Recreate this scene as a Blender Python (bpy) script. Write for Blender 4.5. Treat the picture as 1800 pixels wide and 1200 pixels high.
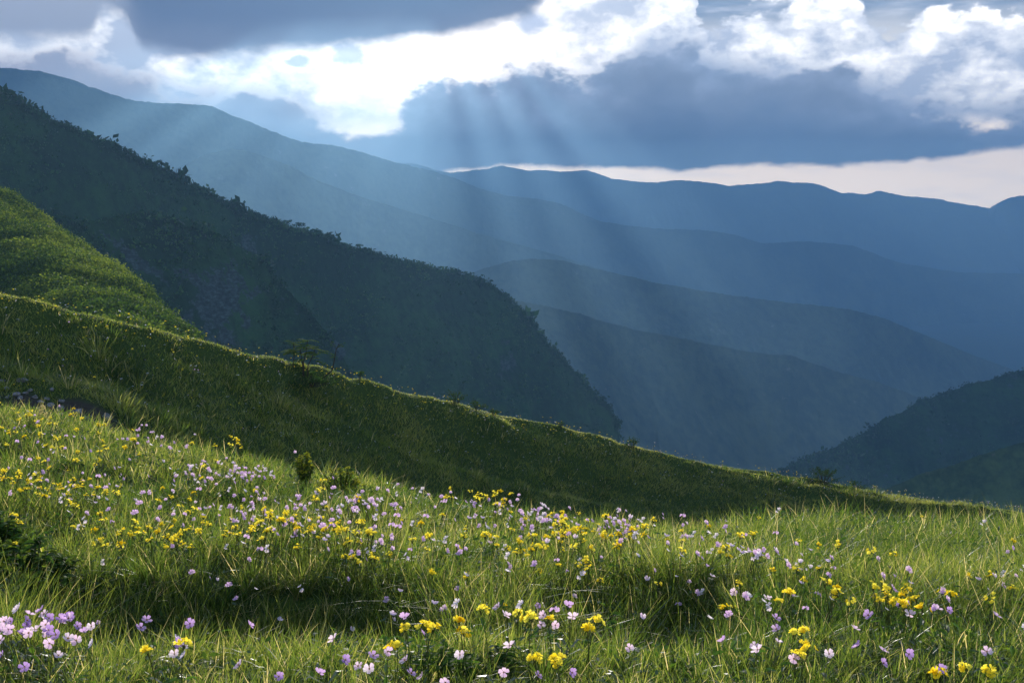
import bpy, math, random
import numpy as np
from mathutils import Vector
for o in list(bpy.data.objects):
    bpy.data.objects.remove(o)
sc = bpy.context.scene
COL = sc.collection

# ---------------------------------------------------------------- camera
EYE = 1.3
F = 1930.0                      # focal length in photo pixels (photo 1800x1200)
PITCH = math.atan(250.0 / F)    # the true horizon lies 250 px above the middle
cd = bpy.data.cameras.new('camera')
cd.sensor_width = 36.0
cd.lens = F / 1800.0 * 36.0
cd.clip_start = 0.05
cd.clip_end = 60000.0
cam = bpy.data.objects.new('camera', cd)
COL.objects.link(cam)
cam.location = (0, 0, EYE)
cam.rotation_euler = (math.radians(90) - PITCH, 0, 0)
sc.camera = cam
CP, SP = math.cos(PITCH), math.sin(PITCH)

def ts(px, py):
    """photo pixel -> (X/Y, (Z-EYE)/Y) slopes of its sight line"""
    a = (px - 900.0) / F
    b = (600.0 - py) / F
    y = CP + b * SP
    return a / y, (b * CP - SP) / y

def azel(px, py):
    t, s = ts(px, py)
    return math.degrees(math.atan(t)), math.degrees(math.atan2(s, math.hypot(1, t)))

# ---------------------------------------------------------------- sun
SUN_EL, SUN_AZ = math.radians(12.5), math.radians(-4.4)
sd = Vector((math.sin(SUN_AZ) * math.cos(SUN_EL), math.cos(SUN_AZ) * math.cos(SUN_EL), math.sin(SUN_EL)))
sl = bpy.data.lights.new('sun', 'SUN')
sl.energy = 5.0
sl.angle = math.radians(0.36)
sl.color = (1.0, 0.91, 0.79)
sun = bpy.data.objects.new('sun', sl)
COL.objects.link(sun)
sun.rotation_euler = sd.to_track_quat('Z', 'Y').to_euler()
sun.location = (0, 0, 50)

# ---------------------------------------------------------------- exposure, render
sc.view_settings.view_transform = 'Standard'
sc.view_settings.look = 'None'
sc.view_settings.exposure = 0.7
sc.view_settings.gamma = 1.0
sc.view_settings.use_curve_mapping = False
cy = sc.cycles
cy.use_denoising = True
cy.max_bounces = 7
cy.diffuse_bounces = 3
cy.glossy_bounces = 2
cy.transmission_bounces = 4
cy.transparent_max_bounces = 8
cy.volume_bounces = 1
cy.sample_clamp_indirect = 4.0
cy.caustics_reflective = False
cy.caustics_refractive = False

# ---------------------------------------------------------------- world
class NT:
    """small helper over a node tree"""
    def __init__(s, tree):
        s.t = tree
    def new(s, typ, **kw):
        n = s.t.nodes.new(typ)
        for k, v in kw.items():
            setattr(n, k, v)
        return n
    def put(s, sock, v):
        if isinstance(v, bpy.types.NodeSocket):
            s.t.links.new(v, sock)
        elif v is not None:
            sock.default_value = v
    def m(s, op, a, b=None, c=None, clamp=False):
        n = s.new('ShaderNodeMath', operation=op, use_clamp=clamp)
        s.put(n.inputs[0], a); s.put(n.inputs[1], b); s.put(n.inputs[2], c)
        return n.outputs[0]
    def sm(s, v, lo, hi):
        n = s.new('ShaderNodeMapRange', interpolation_type='SMOOTHSTEP')
        s.put(n.inputs[0], v); s.put(n.inputs[1], lo); s.put(n.inputs[2], hi)
        return n.outputs[0]
    def mix(s, f, a, b, mode='MIX'):
        n = s.new('ShaderNodeMix', data_type='RGBA', blend_type=mode)
        s.put(n.inputs[0], f)
        for i, v in ((6, a), (7, b)):
            s.put(n.inputs[i], (*v, 1) if isinstance(v, tuple) and len(v) == 3 else v)
        return n.outputs[2]
    def noise(s, vec, scale, detail=4, rough=0.5, dist=0.0, out=0):
        n = s.new('ShaderNodeTexNoise')
        s.put(n.inputs['Vector'], vec); s.put(n.inputs['Scale'], scale); s.put(n.inputs['Detail'], detail)
        s.put(n.inputs['Roughness'], rough); s.put(n.inputs['Distortion'], dist)
        return n.outputs[out]
    def ramp(s, f, stops, interp='LINEAR'):
        n = s.new('ShaderNodeValToRGB')
        n.color_ramp.interpolation = interp
        e = n.color_ramp.elements
        mx = max(1.0, max(max(c[:3]) for _, c in stops))
        stops = [(p, tuple(v / mx for v in c[:3])) for p, c in stops]
        while len(e) < len(stops):
            e.new(0.5)
        for q, (p, c) in zip(e, stops):
            q.position = p; q.color = (*c, 1) if len(c) == 3 else c
        s.put(n.inputs[0], f)
        return n.outputs[0] if mx == 1.0 else s.mix(1.0, n.outputs[0], (mx, mx, mx), 'MULTIPLY')
    def curve(s, x, pts, x0, x1, y0, y1):
        """y = piecewise smooth curve through pts over [x0,x1], values inside [y0,y1]"""
        n = s.new('ShaderNodeFloatCurve')
        c = n.mapping.curves[0]
        pts = sorted(pts)
        if pts[0][0] > x0: pts = [(x0, pts[0][1])] + pts
        if pts[-1][0] < x1: pts = pts + [(x1, pts[-1][1])]
        while len(c.points) < len(pts):
            c.points.new(0.5, 0.5)
        for q, (a, b) in zip(c.points, pts):
            q.location = ((a - x0) / (x1 - x0), (b - y0) / (y1 - y0)); q.handle_type = 'AUTO_CLAMPED'
        n.mapping.update()
        u = s.m('DIVIDE', s.m('SUBTRACT', x, x0), x1 - x0, clamp=True)
        s.put(n.inputs['Value'], u)
        return s.m('MULTIPLY_ADD', n.outputs[0], y1 - y0, y0)

def L(r, g, b):
    f = lambda v: (v / 255 / 12.92) if v / 255 <= 0.04045 else ((v / 255 + 0.055) / 1.055) ** 2.4
    return (f(r), f(g), f(b))
def K(c, k):
    return tuple(v * k for v in c)

world = bpy.data.worlds.new('World')
sc.world = world
world.use_nodes = True
wt = world.node_tree
wt.nodes.clear()
W = NT(wt)
SKY_STRENGTH = 0.10
tc = W.new('ShaderNodeTexCoord')
vec = tc.outputs['Generated']
sx = W.new('ShaderNodeSeparateXYZ'); W.put(sx.inputs[0], vec)
az0 = W.m('MULTIPLY', W.m('ARCTAN2', sx.outputs[0], sx.outputs[1]), 57.29578)
el0 = W.m('MULTIPLY', W.m('ARCSINE', sx.outputs[2]), 57.29578)
# flatten the noise space a little so that clouds stretch sideways
mp = W.new('ShaderNodeMapping'); W.put(mp.inputs[0], vec); mp.inputs['Scale'].default_value = (1, 1, 1.7)
fv = mp.outputs[0]
def cent(v, k):
    return W.m('MULTIPLY', W.m('SUBTRACT', v, 0.5), k)
nA = W.noise(fv, 7.0, 4, 0.55)
nB = W.noise(fv, 26.0, 3, 0.6)
mp2 = W.new('ShaderNodeMapping'); W.put(mp2.inputs[0], vec); mp2.inputs['Location'].default_value = (5.2, 1.7, 3.3); mp2.inputs['Scale'].default_value = (1, 1, 1.5)
nC = W.noise(mp2.outputs[0], 16.0, 6, 0.62)
nD = W.noise(mp2.outputs[0], 5.0, 2, 0.5)
# puffy noise: inverted cell distances give rounded cauliflower heads
vo = W.new('ShaderNodeTexVoronoi', feature='SMOOTH_F1'); 
vw = W.new('ShaderNodeVectorMath', operation='MULTIPLY_ADD')
ncol = W.noise(fv, 30.0, 2, 0.6, out=1)
W.put(vw.inputs[0], ncol); vw.inputs[1].default_value = (0.035, 0.035, 0.035); W.put(vw.inputs[2], fv)
W.put(vo.inputs['Vector'], vw.outputs[0]); vo.inputs['Scale'].default_value = 24.0; vo.inputs['Smoothness'].default_value = 0.25
if 'Detail' in vo.inputs: vo.inputs['Detail'].default_value = 2.0; vo.inputs['Roughness'].default_value = 0.55
puff = W.m('SUBTRACT', 0.62, vo.outputs['Distance'])

def edge(px_pts, az, y0=-8.0, y1=26.0):
    return W.curve(az, [azel(*p) for p in px_pts], -34.0, 34.0, y0, y1)
nE = W.noise(fv, 70.0, 4, 0.65)
fine = cent(nE, 0.8)
az1 = W.m('ADD', az0, cent(nB, 2.2))
# 1 clear air between the clouds, cream low down, pale blue higher up
sky = W.new('ShaderNodeTexSky', sky_type='NISHITA')
sky.sun_disc = False
sky.sun_elevation = SUN_EL
sky.sun_rotation = SUN_AZ
sky.altitude = 1800
sky.air_density = 1.0; sky.dust_density = 0.6; sky.ozone_density = 1.5
low = W.ramp(W.m('DIVIDE', W.m('ADD', el0, cent(nC, 1.2)), 14.0, clamp=True),
             [(0.0, (3.0, 2.3, 1.6)), (0.18, (2.9, 2.25, 1.6)), (0.3, (2.0, 1.8, 1.5)), (0.65, (0.22, 0.29, 0.40)), (1.0, (0.16, 0.23, 0.34))])
Q = 1.0 / SKY_STRENGTH
clear = W.mix(W.m('MULTIPLY', W.sm(el0, 14.0, 40.0), 0.9), W.mix(1.0, low, (Q, Q, Q), 'MULTIPLY'), sky.outputs[0])
# 2 white sunlit cumulus
up = edge([(-200, -220), (1180, -220), (1215, -40), (1245, 45), (1290, 30), (1330, 34), (1400, 18), (1490, 12), (1530, 44), (1600, 52), (1640, 30), (1730, 40), (1780, 55), (1900, 40)], az1)
cum = W.sm(W.m('ADD', W.m('SUBTRACT', up, el0), W.m('ADD', fine, W.m('ADD', W.m('MULTIPLY', puff, 1.5), cent(nC, 3.0)))), -0.9, -0.3)
cshade = W.m('ADD', W.m('MULTIPLY', puff, 0.5), W.m('ADD', W.m('MULTIPLY', fine, 0.6), W.m('MULTIPLY_ADD', nC, 2.0, -0.62)), clamp=True)
ccol = W.ramp(cshade, [(0.0, (0.50, 0.56, 0.68)), (0.28, (0.92, 0.93, 0.96)), (0.55, (1.45, 1.40, 1.34)), (0.85, (2.0, 1.9, 1.8))])
ccol = W.mix(1.0, ccol, (Q, Q, Q), 'MULTIPLY')
mpl = W.new('ShaderNodeMapping'); W.put(mpl.inputs[0], vec); mpl.inputs['Scale'].default_value = (1, 1, 6)
clear = W.mix(W.m('MULTIPLY', W.sm(W.noise(mpl.outputs[0], 11.0, 5, 0.6), 0.45, 0.75), 0.32), clear, K((1.25, 1.25, 1.3), Q))
s1 = W.mix(W.m('MULTIPLY', cum, W.sm(W.m('ADD', el0, cent(nC, 1.5)), 3.0, 4.2)), clear, ccol)
# glare where the sun stands behind thin cloud
dv = W.new('ShaderNodeVectorMath', operation='DOT_PRODUCT'); W.put(dv.inputs[0], vec)
ga, ge = [math.radians(v) for v in azel(740, 60)]
dv.inputs[1].default_value = (math.sin(ga) * math.cos(ge), math.cos(ga) * math.cos(ge), math.sin(ge))
ang = W.m('MULTIPLY', W.m('ARCCOSINE', dv.outputs['Value']), 57.29578)
gl = W.m('POWER', W.m('SUBTRACT', W.m('ADD', 1.0, W.m('MULTIPLY', cent(nC, 0.9), W.sm(ang, 1.0, 4.0))), W.m('DIVIDE', ang, 12.0, clamp=True)), 1.9)
s1 = W.mix(gl, s1, (2.8 * Q, 2.45 * Q, 2.05 * Q))
# 3 the long slate-blue bank and its billowed upper edge
top = edge([(-300, 40), (-60, 60), (0, 72), (120, 66), (220, 90), (300, 128), (400, 140), (450, 138), (520, 150), (560, 178), (600, 192), (650, 206), (690, 192), (715, 150), (765, 112), (850, 112), (905, 96), (960, 98), (1010, 114), (1050, 102), (1095, 80), (1145, 46), (1205, 42), (1245, 72), (1290, 86), (1400, 96), (1500, 108), (1590, 128), (1650, 150), (1720, 168), (1800, 158), (2100, 100)], az1)
bot = edge([(-300, 420), (600, 420), (800, 302), (1000, 294), (1200, 299), (1400, 294), (1560, 288), (1680, 274), (1800, 264), (2000, 250)], az0)
dtop = W.m('ADD', W.m('SUBTRACT', top, el0), W.m('ADD', fine, W.m('ADD', W.m('MULTIPLY', puff, 1.0), cent(nC, 3.6))))
etop = W.sm(dtop, 0.0, 1.1)
dbot = W.m('ADD', W.m('SUBTRACT', el0, bot), W.m('ADD', cent(nC, 1.0), cent(nE, 0.25)))
ebot = W.sm(dbot, -0.10, 0.26)
bank = W.m('MULTIPLY', etop, ebot)
depth = W.m('DIVIDE', W.m('ADD', dtop, W.m('ADD', cent(nA, 1.8), cent(nC, 2.6))), 6.5, clamp=True)
bcol = W.ramp(depth, [(0.0, L(205, 208, 220)), (0.10, L(158, 170, 192)), (0.32, L(130, 140, 158)), (0.6, L(108, 118, 138)), (1.0, L(92, 103, 124))])
lcol = W.ramp(depth, [(0.0, L(215, 208, 212)), (0.2, L(168, 170, 184)), (0.5, L(148, 156, 176)), (1.0, L(140, 152, 176))])
bcol = W.mix(W.sm(az0, *[azel(x, 200)[0] for x in (560, 800)]), lcol, bcol)
bcol = W.mix(W.m('MULTIPLY', W.sm(nA, 0.45, 0.7), 0.25), bcol, L(128, 156, 190))
s2 = W.mix(bank, s1, W.mix(1.0, bcol, (Q, Q, Q), 'MULTIPLY'))
# small loose grey shreds inside the bright opening
sh_c = [azel(x, y) for x, y in ((620, 98), (530, 108), (940, 40))]
for (ca, ce), (ra, re) in zip(sh_c, ((1.6, 0.8), (0.7, 0.4), (1.6, 0.7))):
    dx = W.m('DIVIDE', W.m('SUBTRACT', az1, ca), ra); dy = W.m('DIVIDE', W.m('SUBTRACT', el0, ce), re)
    r2 = W.m('ADD', W.m('MULTIPLY', dx, dx), W.m('MULTIPLY', dy, dy))
    msk = W.sm(W.m('ADD', W.m('SUBTRACT', 1.0, r2), cent(nC, 5.0)), 0.2, 1.0)
    s2 = W.mix(W.m('MULTIPLY', msk, 0.75), s2, K(L(150, 170, 205), Q))
# 4 the heavy dark cloud near the top, soft lower edge
d4 = edge([(-400, 40), (-100, 66), (60, 66), (150, 60), (185, 20), (215, 30), (245, 84), (320, 97), (430, 96), (560, 86), (700, 76), (800, 66), (880, 44), (930, 22), (965, -20), (1010, -120), (1300, -260)], W.m('ADD', az0, cent(nA, 1.5)))
d4d = W.m('ADD', W.m('SUBTRACT', el0, d4), cent(nB, 0.9))
m4 = W.m('MULTIPLY', W.sm(d4d, -0.45, 0.55), W.m('SUBTRACT', 1.0, W.sm(el0, 17.0, 30.0)))
side = W.sm(W.m('ADD', az0, cent(nC, 2.0)), *[azel(x, 30)[0] for x in (160, 260)])
c4 = W.mix(side, K(L(150, 156, 172), Q), W.mix(W.sm(d4d, 0.0, 2.2), K(L(112, 118, 138), Q), K(L(84, 94, 120), Q)))
s3 = W.mix(m4, s2, c4)
# 5 the sky overhead and behind: broken grey cloud over the clear Nishita sky
over = W.m('MULTIPLY', W.sm(el0, 13.0, 26.0), W.sm(nD, 0.38, 0.62))
s4 = W.mix(over, s3, K(L(140, 160, 196), Q * 1.1))
s4 = W.mix(W.sm(el0, 0.0, -4.0), s4, K(L(60, 80, 90), Q))
bg = W.new('ShaderNodeBackground'); bg.inputs['Strength'].default_value = SKY_STRENGTH
W.put(bg.inputs['Color'], s4)
wo = W.new('ShaderNodeOutputWorld'); W.put(wo.inputs['Surface'], bg.outputs[0])
world.cycles.sampling_method = 'NONE'


# ---------------------------------------------------------------- mesh and noise helpers
def hash2(ix, iy, seed):
    h = (ix.astype(np.int64) * 374761393 + iy.astype(np.int64) * 668265263 + seed * 974634777) & 0xFFFFFFFF
    h = ((h ^ (h >> 13)) * 1274126177) & 0xFFFFFFFF
    h = (h ^ (h >> 16)) & 0xFFFF
    return h / 65535.0
def vnoise(x, y, seed=0):
    x = np.asarray(x, float); y = np.asarray(y, float)
    ix, iy = np.floor(x), np.floor(y)
    fx, fy = x - ix, y - iy
    fx = fx * fx * fx * (fx * (fx * 6 - 15) + 10); fy = fy * fy * fy * (fy * (fy * 6 - 15) + 10)
    a = hash2(ix, iy, seed); b = hash2(ix + 1, iy, seed); c = hash2(ix, iy + 1, seed); d = hash2(ix + 1, iy + 1, seed)
    return (a + (b - a) * fx + (c - a) * fy + (a - b - c + d) * fx * fy) * 2 - 1
def fbm(x, y, octv=5, seed=0, gain=0.5, ridged=False):
    s = 0.0; amp = 1.0; tot = 0.0
    for i in range(octv):
        n = vnoise(x * 1.0, y * 1.0, seed + i * 17)
        if ridged: n = 1 - 2 * np.abs(n)
        s = s + n * amp; tot += amp; amp *= gain
        x, y = (x * 1.62 - y * 1.18) + 3.7, (x * 1.18 + y * 1.62) - 1.3
    return s / tot

def np_mesh(name, V, faces, mat, parent=None, smooth=False, attrs=None, link=True):
    """faces: list of (M,k) integer arrays"""
    me = bpy.data.meshes.new(name)
    V = np.asarray(V, np.float32)
    me.vertices.add(len(V)); me.vertices.foreach_set('co', V.ravel())
    loops = np.concatenate([f.ravel() for f in faces]).astype(np.int32)
    sizes = np.concatenate([np.full(len(f), f.shape[1], np.int32) for f in faces])
    starts = np.concatenate([[0], np.cumsum(sizes)[:-1]]).astype(np.int32)
    me.loops.add(len(loops)); me.loops.foreach_set('vertex_index', loops)
    me.polygons.add(len(sizes)); me.polygons.foreach_set('loop_start', starts)
    me.polygons.foreach_set('use_smooth', np.full(len(sizes), smooth, bool))
    for k, v in (attrs or {}).items():
        a = me.attributes.new(k, 'FLOAT', 'POINT'); a.data.foreach_set('value', np.asarray(v, np.float32))
    me.update(calc_edges=True)
    if mat: me.materials.append(mat)
    if not link: return me
    o = bpy.data.objects.new(name, me)
    COL.objects.link(o)
    if parent: o.parent = parent
    return o
def grid_faces(nu, nv):
    i = np.arange(nu * nv).reshape(nu, nv)
    return np.stack([i[:-1, :-1], i[1:, :-1], i[1:, 1:], i[:-1, 1:]], -1).reshape(-1, 4)
def tag(o, label=None, cat=None, group=None, kind=None):
    if label: o['label'] = label
    if cat: o['category'] = cat
    if group: o['group'] = group
    if kind: o['kind'] = kind
    return o
def new_mat(name):
    m = bpy.data.materials.new(name); m.use_nodes = True
    t = m.node_tree; t.nodes.clear()
    n = NT(t); out = n.new('ShaderNodeOutputMaterial')
    return m, n, out
# ---------------------------------------------------------------- mountains
def land_mat(name, dark, green, rock, scale, rock_lo, rock_hi, bump=0.5):
    m, n, out = new_mat(name)
    g = n.new('ShaderNodeNewGeometry')
    pos = g.outputs['Position']
    a = n.noise(pos, scale, 8, 0.6)
    b = n.noise(pos, scale * 9, 5, 0.6)
    c = n.mix(n.sm(n.m('ADD', n.m('MULTIPLY', a, 0.6), n.m('MULTIPLY', b, 0.4)), 0.38, 0.62), dark, green)
    mpp = n.new('ShaderNodeMapping'); n.put(mpp.inputs[0], pos); mpp.inputs['Rotation'].default_value = (0.3, 0.5, 0.6); mpp.inputs['Scale'].default_value = (1, 1, 2.6)
    crk = n.noise(mpp.outputs[0], scale * 16, 8, 0.72)
    rk = n.ramp(crk, [(0.36, K(rock, 0.3)), (0.5, K(rock, 0.8)), (0.64, K(rock, 1.7))])  # lightest stop paints glints into the rock colour
    at = n.new('ShaderNodeAttribute', attribute_name='rock')
    f = n.sm(n.m('ADD', at.outputs['Fac'], n.m('MULTIPLY', n.m('SUBTRACT', n.noise(pos, scale * 5, 9, 0.72), 0.5), 2.4)), rock_lo, rock_hi)
    c = n.mix(f, c, rk)
    p = n.new('ShaderNodeBsdfPrincipled')
    n.put(p.inputs['Base Color'], c); p.inputs['Roughness'].default_value = 0.95
    p.inputs['Specular IOR Level'].default_value = 0.1
    bp = n.new('ShaderNodeBump'); bp.inputs['Strength'].default_value = bump; bp.inputs['Distance'].default_value = 1.0 / scale * 0.06
    n.put(bp.inputs['Height'], b); n.put(p.inputs['Normal'], bp.outputs[0])
    n.put(out.inputs['Surface'], p.outputs[0])
    return m
MOUNT = land_mat('mountain_scrub', (0.006, 0.016, 0.008), (0.065, 0.085, 0.04), (0.18, 0.18, 0.17), 0.006, 0.75, 1.1)
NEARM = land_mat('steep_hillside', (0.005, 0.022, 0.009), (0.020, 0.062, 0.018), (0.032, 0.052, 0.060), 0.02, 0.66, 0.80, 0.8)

def crest_pts(pts, n, rough, seed):
    """pts: (px, py, Y) -> n crest points in world space with a little roughness"""
    P = np.array([(p[0], p[1], p[2]) for p in pts], float)
    d = np.concatenate([[0], np.cumsum(np.hypot(np.diff(P[:, 0]), np.diff(P[:, 1])))])
    u = np.linspace(0, d[-1], n)
    px, py, Y = (np.interp(u, d, P[:, i]) for i in range(3))
    k = max(3, n // 160) | 1
    ker = np.hanning(k + 2)[1:-1]; ker /= ker.sum()
    py = np.convolve(np.pad(py, k // 2, mode='edge'), ker, 'valid')
    out = []
    for a, b, c in zip(px, py, Y):
        t, s = ts(a, b); out.append((t * c, c, EYE + s * c))
    C = np.array(out)
    C[:, 2] += fbm(u * 0.06, u * 0 + seed, 4, seed, 0.6) * rough + fbm(u * 0.16, u * 0 + seed, 4, seed + 3, 0.6, ridged=True) * rough * 0.7
    return C, u
def ridge(name, pts, n, m, front, back, drop_f, drop_b, gully, gs, seed, mat, rough=2.0, power=0.85, dirn=(0, -1), label=None, bow=0.0, rockf=None):
    """a mountain body: crest line, slope toward the viewer and slope behind, closed by a floor"""
    C, u = crest_pts(pts, n, rough, seed)
    v = np.concatenate([-np.linspace(1, 0, m) ** 1.5, np.linspace(0, 1, m // 3)[1:] ** 1.3])
    dx, dy = dirn
    V = np.zeros((n, len(v), 3)); R = np.zeros((n, len(v)))
    for j, w in enumerate(v):
        a = abs(w); r = a * (front if w < 0 else back)
        sgn = 1 if w < 0 else -1
        X = C[:, 0] + dx * r * sgn; Y = C[:, 1] + dy * r * sgn
        g = fbm(X / gs, Y / (gs * 2.2), 6, seed + 5, 0.55, ridged=True)
        g2 = fbm(X / (gs * 0.22), Y / (gs * 0.3), 4, seed + 9)
        fade = min(1, a * 5) * (1 - 0.55 * a)
        Z = C[:, 2] - (drop_f if w < 0 else drop_b) * a ** power + (g * gully + g2 * gully * 0.16 - 0.25 * gully) * fade
        X = X + fbm(Y / gs, Z / gs, 3, seed + 21) * gs * 0.18 * fade
        V[:, j] = np.stack([X, Y, Z], -1)
        R[:, j] = 0.45 + 0.3 * g2
        if rockf is not None: R[:, j] = rockf(X, Y, Z, R[:, j])
    o = np_mesh(name, V.reshape(-1, 3), [grid_faces(n, len(v))], mat, smooth=True, attrs={'rock': R.ravel()})
    tag(o, label, kind='structure')
    return o, C, V

far_pts = [(520, 300, 8300), (640, 292, 8300), (700, 287, 8300), (735, 289, 8300), (770, 301, 8300), (792, 304, 8200), (830, 300, 8150), (862, 296, 8100), (880, 291, 8100), (900, 295, 8100), (930, 300, 8100), (952, 299, 8100), (985, 302, 8100), (1012, 300, 8050), (1030, 299, 8050), (1052, 306, 8050), (1075, 314, 8000), (1092, 316, 8000), (1103, 318, 8000), (1118, 319, 8000), (1150, 321, 8000), (1192, 317, 8000), (1230, 319, 8000), (1258, 323, 8000), (1282, 327, 8000), (1310, 324, 8000), (1345, 322, 8000), (1368, 318, 8000), (1392, 321, 8000), (1430, 322, 8000), (1458, 331, 8000), (1480, 340, 8000), (1500, 339, 8000), (1522, 342, 8000), (1545, 335, 8000), (1570, 341, 8000), (1590, 345, 8000), (1640, 349, 8000), (1690, 358, 7900), (1722, 363, 7900), (1738, 367, 7900), (1752, 358, 7700), (1775, 347, 7600), (1800, 344, 7500), (1900, 338, 7500), (2050, 350, 7500)]
ridge('far_mountain_range', far_pts, 900, 60, 1300, 600, 900, 500, 90, 500, 3, MOUNT, rough=5)
m1 = [(-260, 110, 3300), (-80, 116, 3300), (0, 120, 3300), (70, 125, 3350), (130, 142, 3400), (180, 161, 3450), (235, 178, 3500), (300, 182, 3600), (345, 184, 3650), (375, 188, 3700), (400, 200, 3750), (440, 215, 3850), (485, 234, 3900), (530, 250, 4000), (590, 256, 4100), (620, 264, 4150), (650, 272, 4200), (700, 287, 4300), (760, 301, 4450), (800, 314, 4500), (850, 333, 4600), (890, 344, 4650), (950, 350, 4700), (980, 356, 4750), (1020, 374, 4800), (1050, 388, 4850), (1100, 396, 4900), (1160, 402, 5000), (1240, 405, 5100), (1290, 412, 5200), (1340, 428, 5300), (1420, 424, 5400), (1500, 432, 5500), (1580, 462, 5600), (1680, 478, 5700), (1900, 484, 5800), (2050, 500, 5800)]
ridge('mountain_ridge', m1, 900, 90, 1500, 700, 1150, 600, 110, 420, 11, MOUNT, rough=3)
m1b = [(300, 300, 3000), (360, 272, 3020), (400, 263, 3040), (430, 264, 3060), (470, 277, 3100), (510, 292, 3150), (560, 318, 3220), (640, 348, 3320), (720, 372, 3420), (840, 410, 3500), (950, 440, 3600), (1080, 480, 3700), (1250, 540, 3700)]
ridge('mountain_shoulder', m1b, 500, 60, 900, 500, 800, 500, 60, 260, 77, MOUNT, rough=2)
m3 = [(600, 560, 2400), (760, 500, 2450), (860, 470, 2500), (900, 459, 2500), (940, 455, 2520), (985, 457, 2550), (1020, 466, 2600), (1080, 480, 2650), (1140, 494, 2700), (1205, 506, 2750), (1280, 518, 2800), (1350, 528, 2850), (1430, 536, 2900), (1500, 545, 2950), (1560, 562, 3000), (1620, 587, 3050), (1700, 620, 3100), (1780, 650, 3200), (1860, 700, 3300)]
ridge('middle_ridge', m3, 700, 80, 700, 500, 620, 350, 60, 220, 31, MOUNT, rough=2)
m4 = [(640, 500, 1700), (760, 505, 1720), (880, 522, 1750), (920, 530, 1780), (970, 540, 1800), (1020, 552, 1830), (1060, 565, 1850), (1120, 580, 1900), (1180, 590, 1950), (1240, 603, 2000), (1300, 615, 2050), (1350, 622, 2080), (1390, 625, 2100), (1430, 640, 2130), (1480, 655, 2160), (1540, 671, 2200), (1590, 688, 2250), (1640, 712, 2300), (1720, 760, 2350), (1800, 820, 2400)]
ridge('lower_ridge', m4, 700, 90, 600, 400, 520, 300, 45, 170, 47, MOUNT, rough=1.6)
m5 = [(1240, 900, 1000), (1330, 850, 1010), (1400, 812, 1020), (1455, 792, 1030), (1500, 770, 1040), (1535, 752, 1050), (1552, 737, 1050), (1590, 722, 1060), (1612, 706, 1070), (1650, 694, 1080), (1680, 684, 1080), (1702, 673, 1080), (1730, 671, 1080), (1760, 660, 1080), (1790, 653, 1080), (1850, 640, 1080), (2000, 600, 1080)]
_, C5, V5 = ridge('right_hill', m5, 500, 100, 330, 260, 300, 200, 24, 90, 53, NEARM, rough=1.2)
SPURM = land_mat('grassy_spur', (0.018, 0.042, 0.015), (0.055, 0.095, 0.032), (0.09, 0.10, 0.08), 0.03, 0.8, 0.95, 0.6)
m6 = [(1480, 905, 620), (1560, 858, 640), (1620, 832, 650), (1680, 816, 650), (1720, 800, 650), (1780, 782, 650), (1860, 760, 650), (2000, 730, 650)]
_, C6, V6 = ridge('right_spur', m6, 300, 70, 240, 200, 170, 150, 12, 30, 61, SPURM, rough=0.5)

def rock0(X, Y, Z, r):
    # bare crag below the nearer spur, and pale scars on the right-hand flank
    t = X / Y; s = (Z - EYE) / Y
    px = 900 + F * t; py = 350 - F * s
    def blob(cx, cy, rx, ry, rot=0.0):
        c, q = math.cos(rot), math.sin(rot)
        a = ((px - cx) * c + (py - cy) * q) / rx; b = (-(px - cx) * q + (py - cy) * c) / ry
        return np.clip(1.2 - np.sqrt(a * a + b * b), 0, 1)
    k = np.maximum.reduce([blob(380, 540, 95, 110, 0.6), blob(230, 450, 120, 26, 0.75) * 0.9, blob(890, 640, 30, 70, -0.1) * 0.8, blob(595, 620, 20, 40, -0.5), blob(440, 430, 30, 40) * 0.8, blob(520, 540, 30, 60, -.6) * 0.6])
    return r * 0.5 + k * 0.75
m0 = [(-240, 60, 420), (-120, 110, 440), (0, 168, 460), (60, 195, 475), (130, 230, 495), (190, 255, 510), (240, 281, 525), (270, 294, 535), (330, 325, 560), (380, 350, 580), (440, 377, 605), (480, 388, 620), (520, 404, 640), (560, 412, 655), (590, 428, 670), (640, 441, 690), (700, 459, 715), (740, 467, 730), (780, 474, 745), (830, 490, 765), (866, 505, 780), (896, 527, 790), (915, 545, 795), (940, 572, 800), (960, 603, 802), (982, 627, 805), (1000, 645, 808), (1020, 662, 812), (1042, 694, 815), (1070, 716, 818), (1084, 742, 820), (1086, 800, 820), (1090, 900, 820)]
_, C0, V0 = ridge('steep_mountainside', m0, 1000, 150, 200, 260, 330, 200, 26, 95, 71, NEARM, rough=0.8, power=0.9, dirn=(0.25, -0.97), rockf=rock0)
# nearer spur on that mountainside, with the crag under it
ms = [(-200, 260, 330), (-60, 330, 345), (60, 372, 360), (150, 392, 380), (250, 372, 400), (320, 385, 415), (380, 410, 430), (430, 440, 440), (462, 452, 445), (480, 478, 450), (505, 512, 452), (540, 545, 455), (575, 585, 458), (610, 640, 460), (640, 720, 460), (650, 830, 460)]
_, CS, VS = ridge('rocky_spur', ms, 500, 110, 120, 160, 210, 120, 15, 45, 83, NEARM, rough=0.8, power=0.85, dirn=(0.3, -0.95), rockf=rock0)

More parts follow.
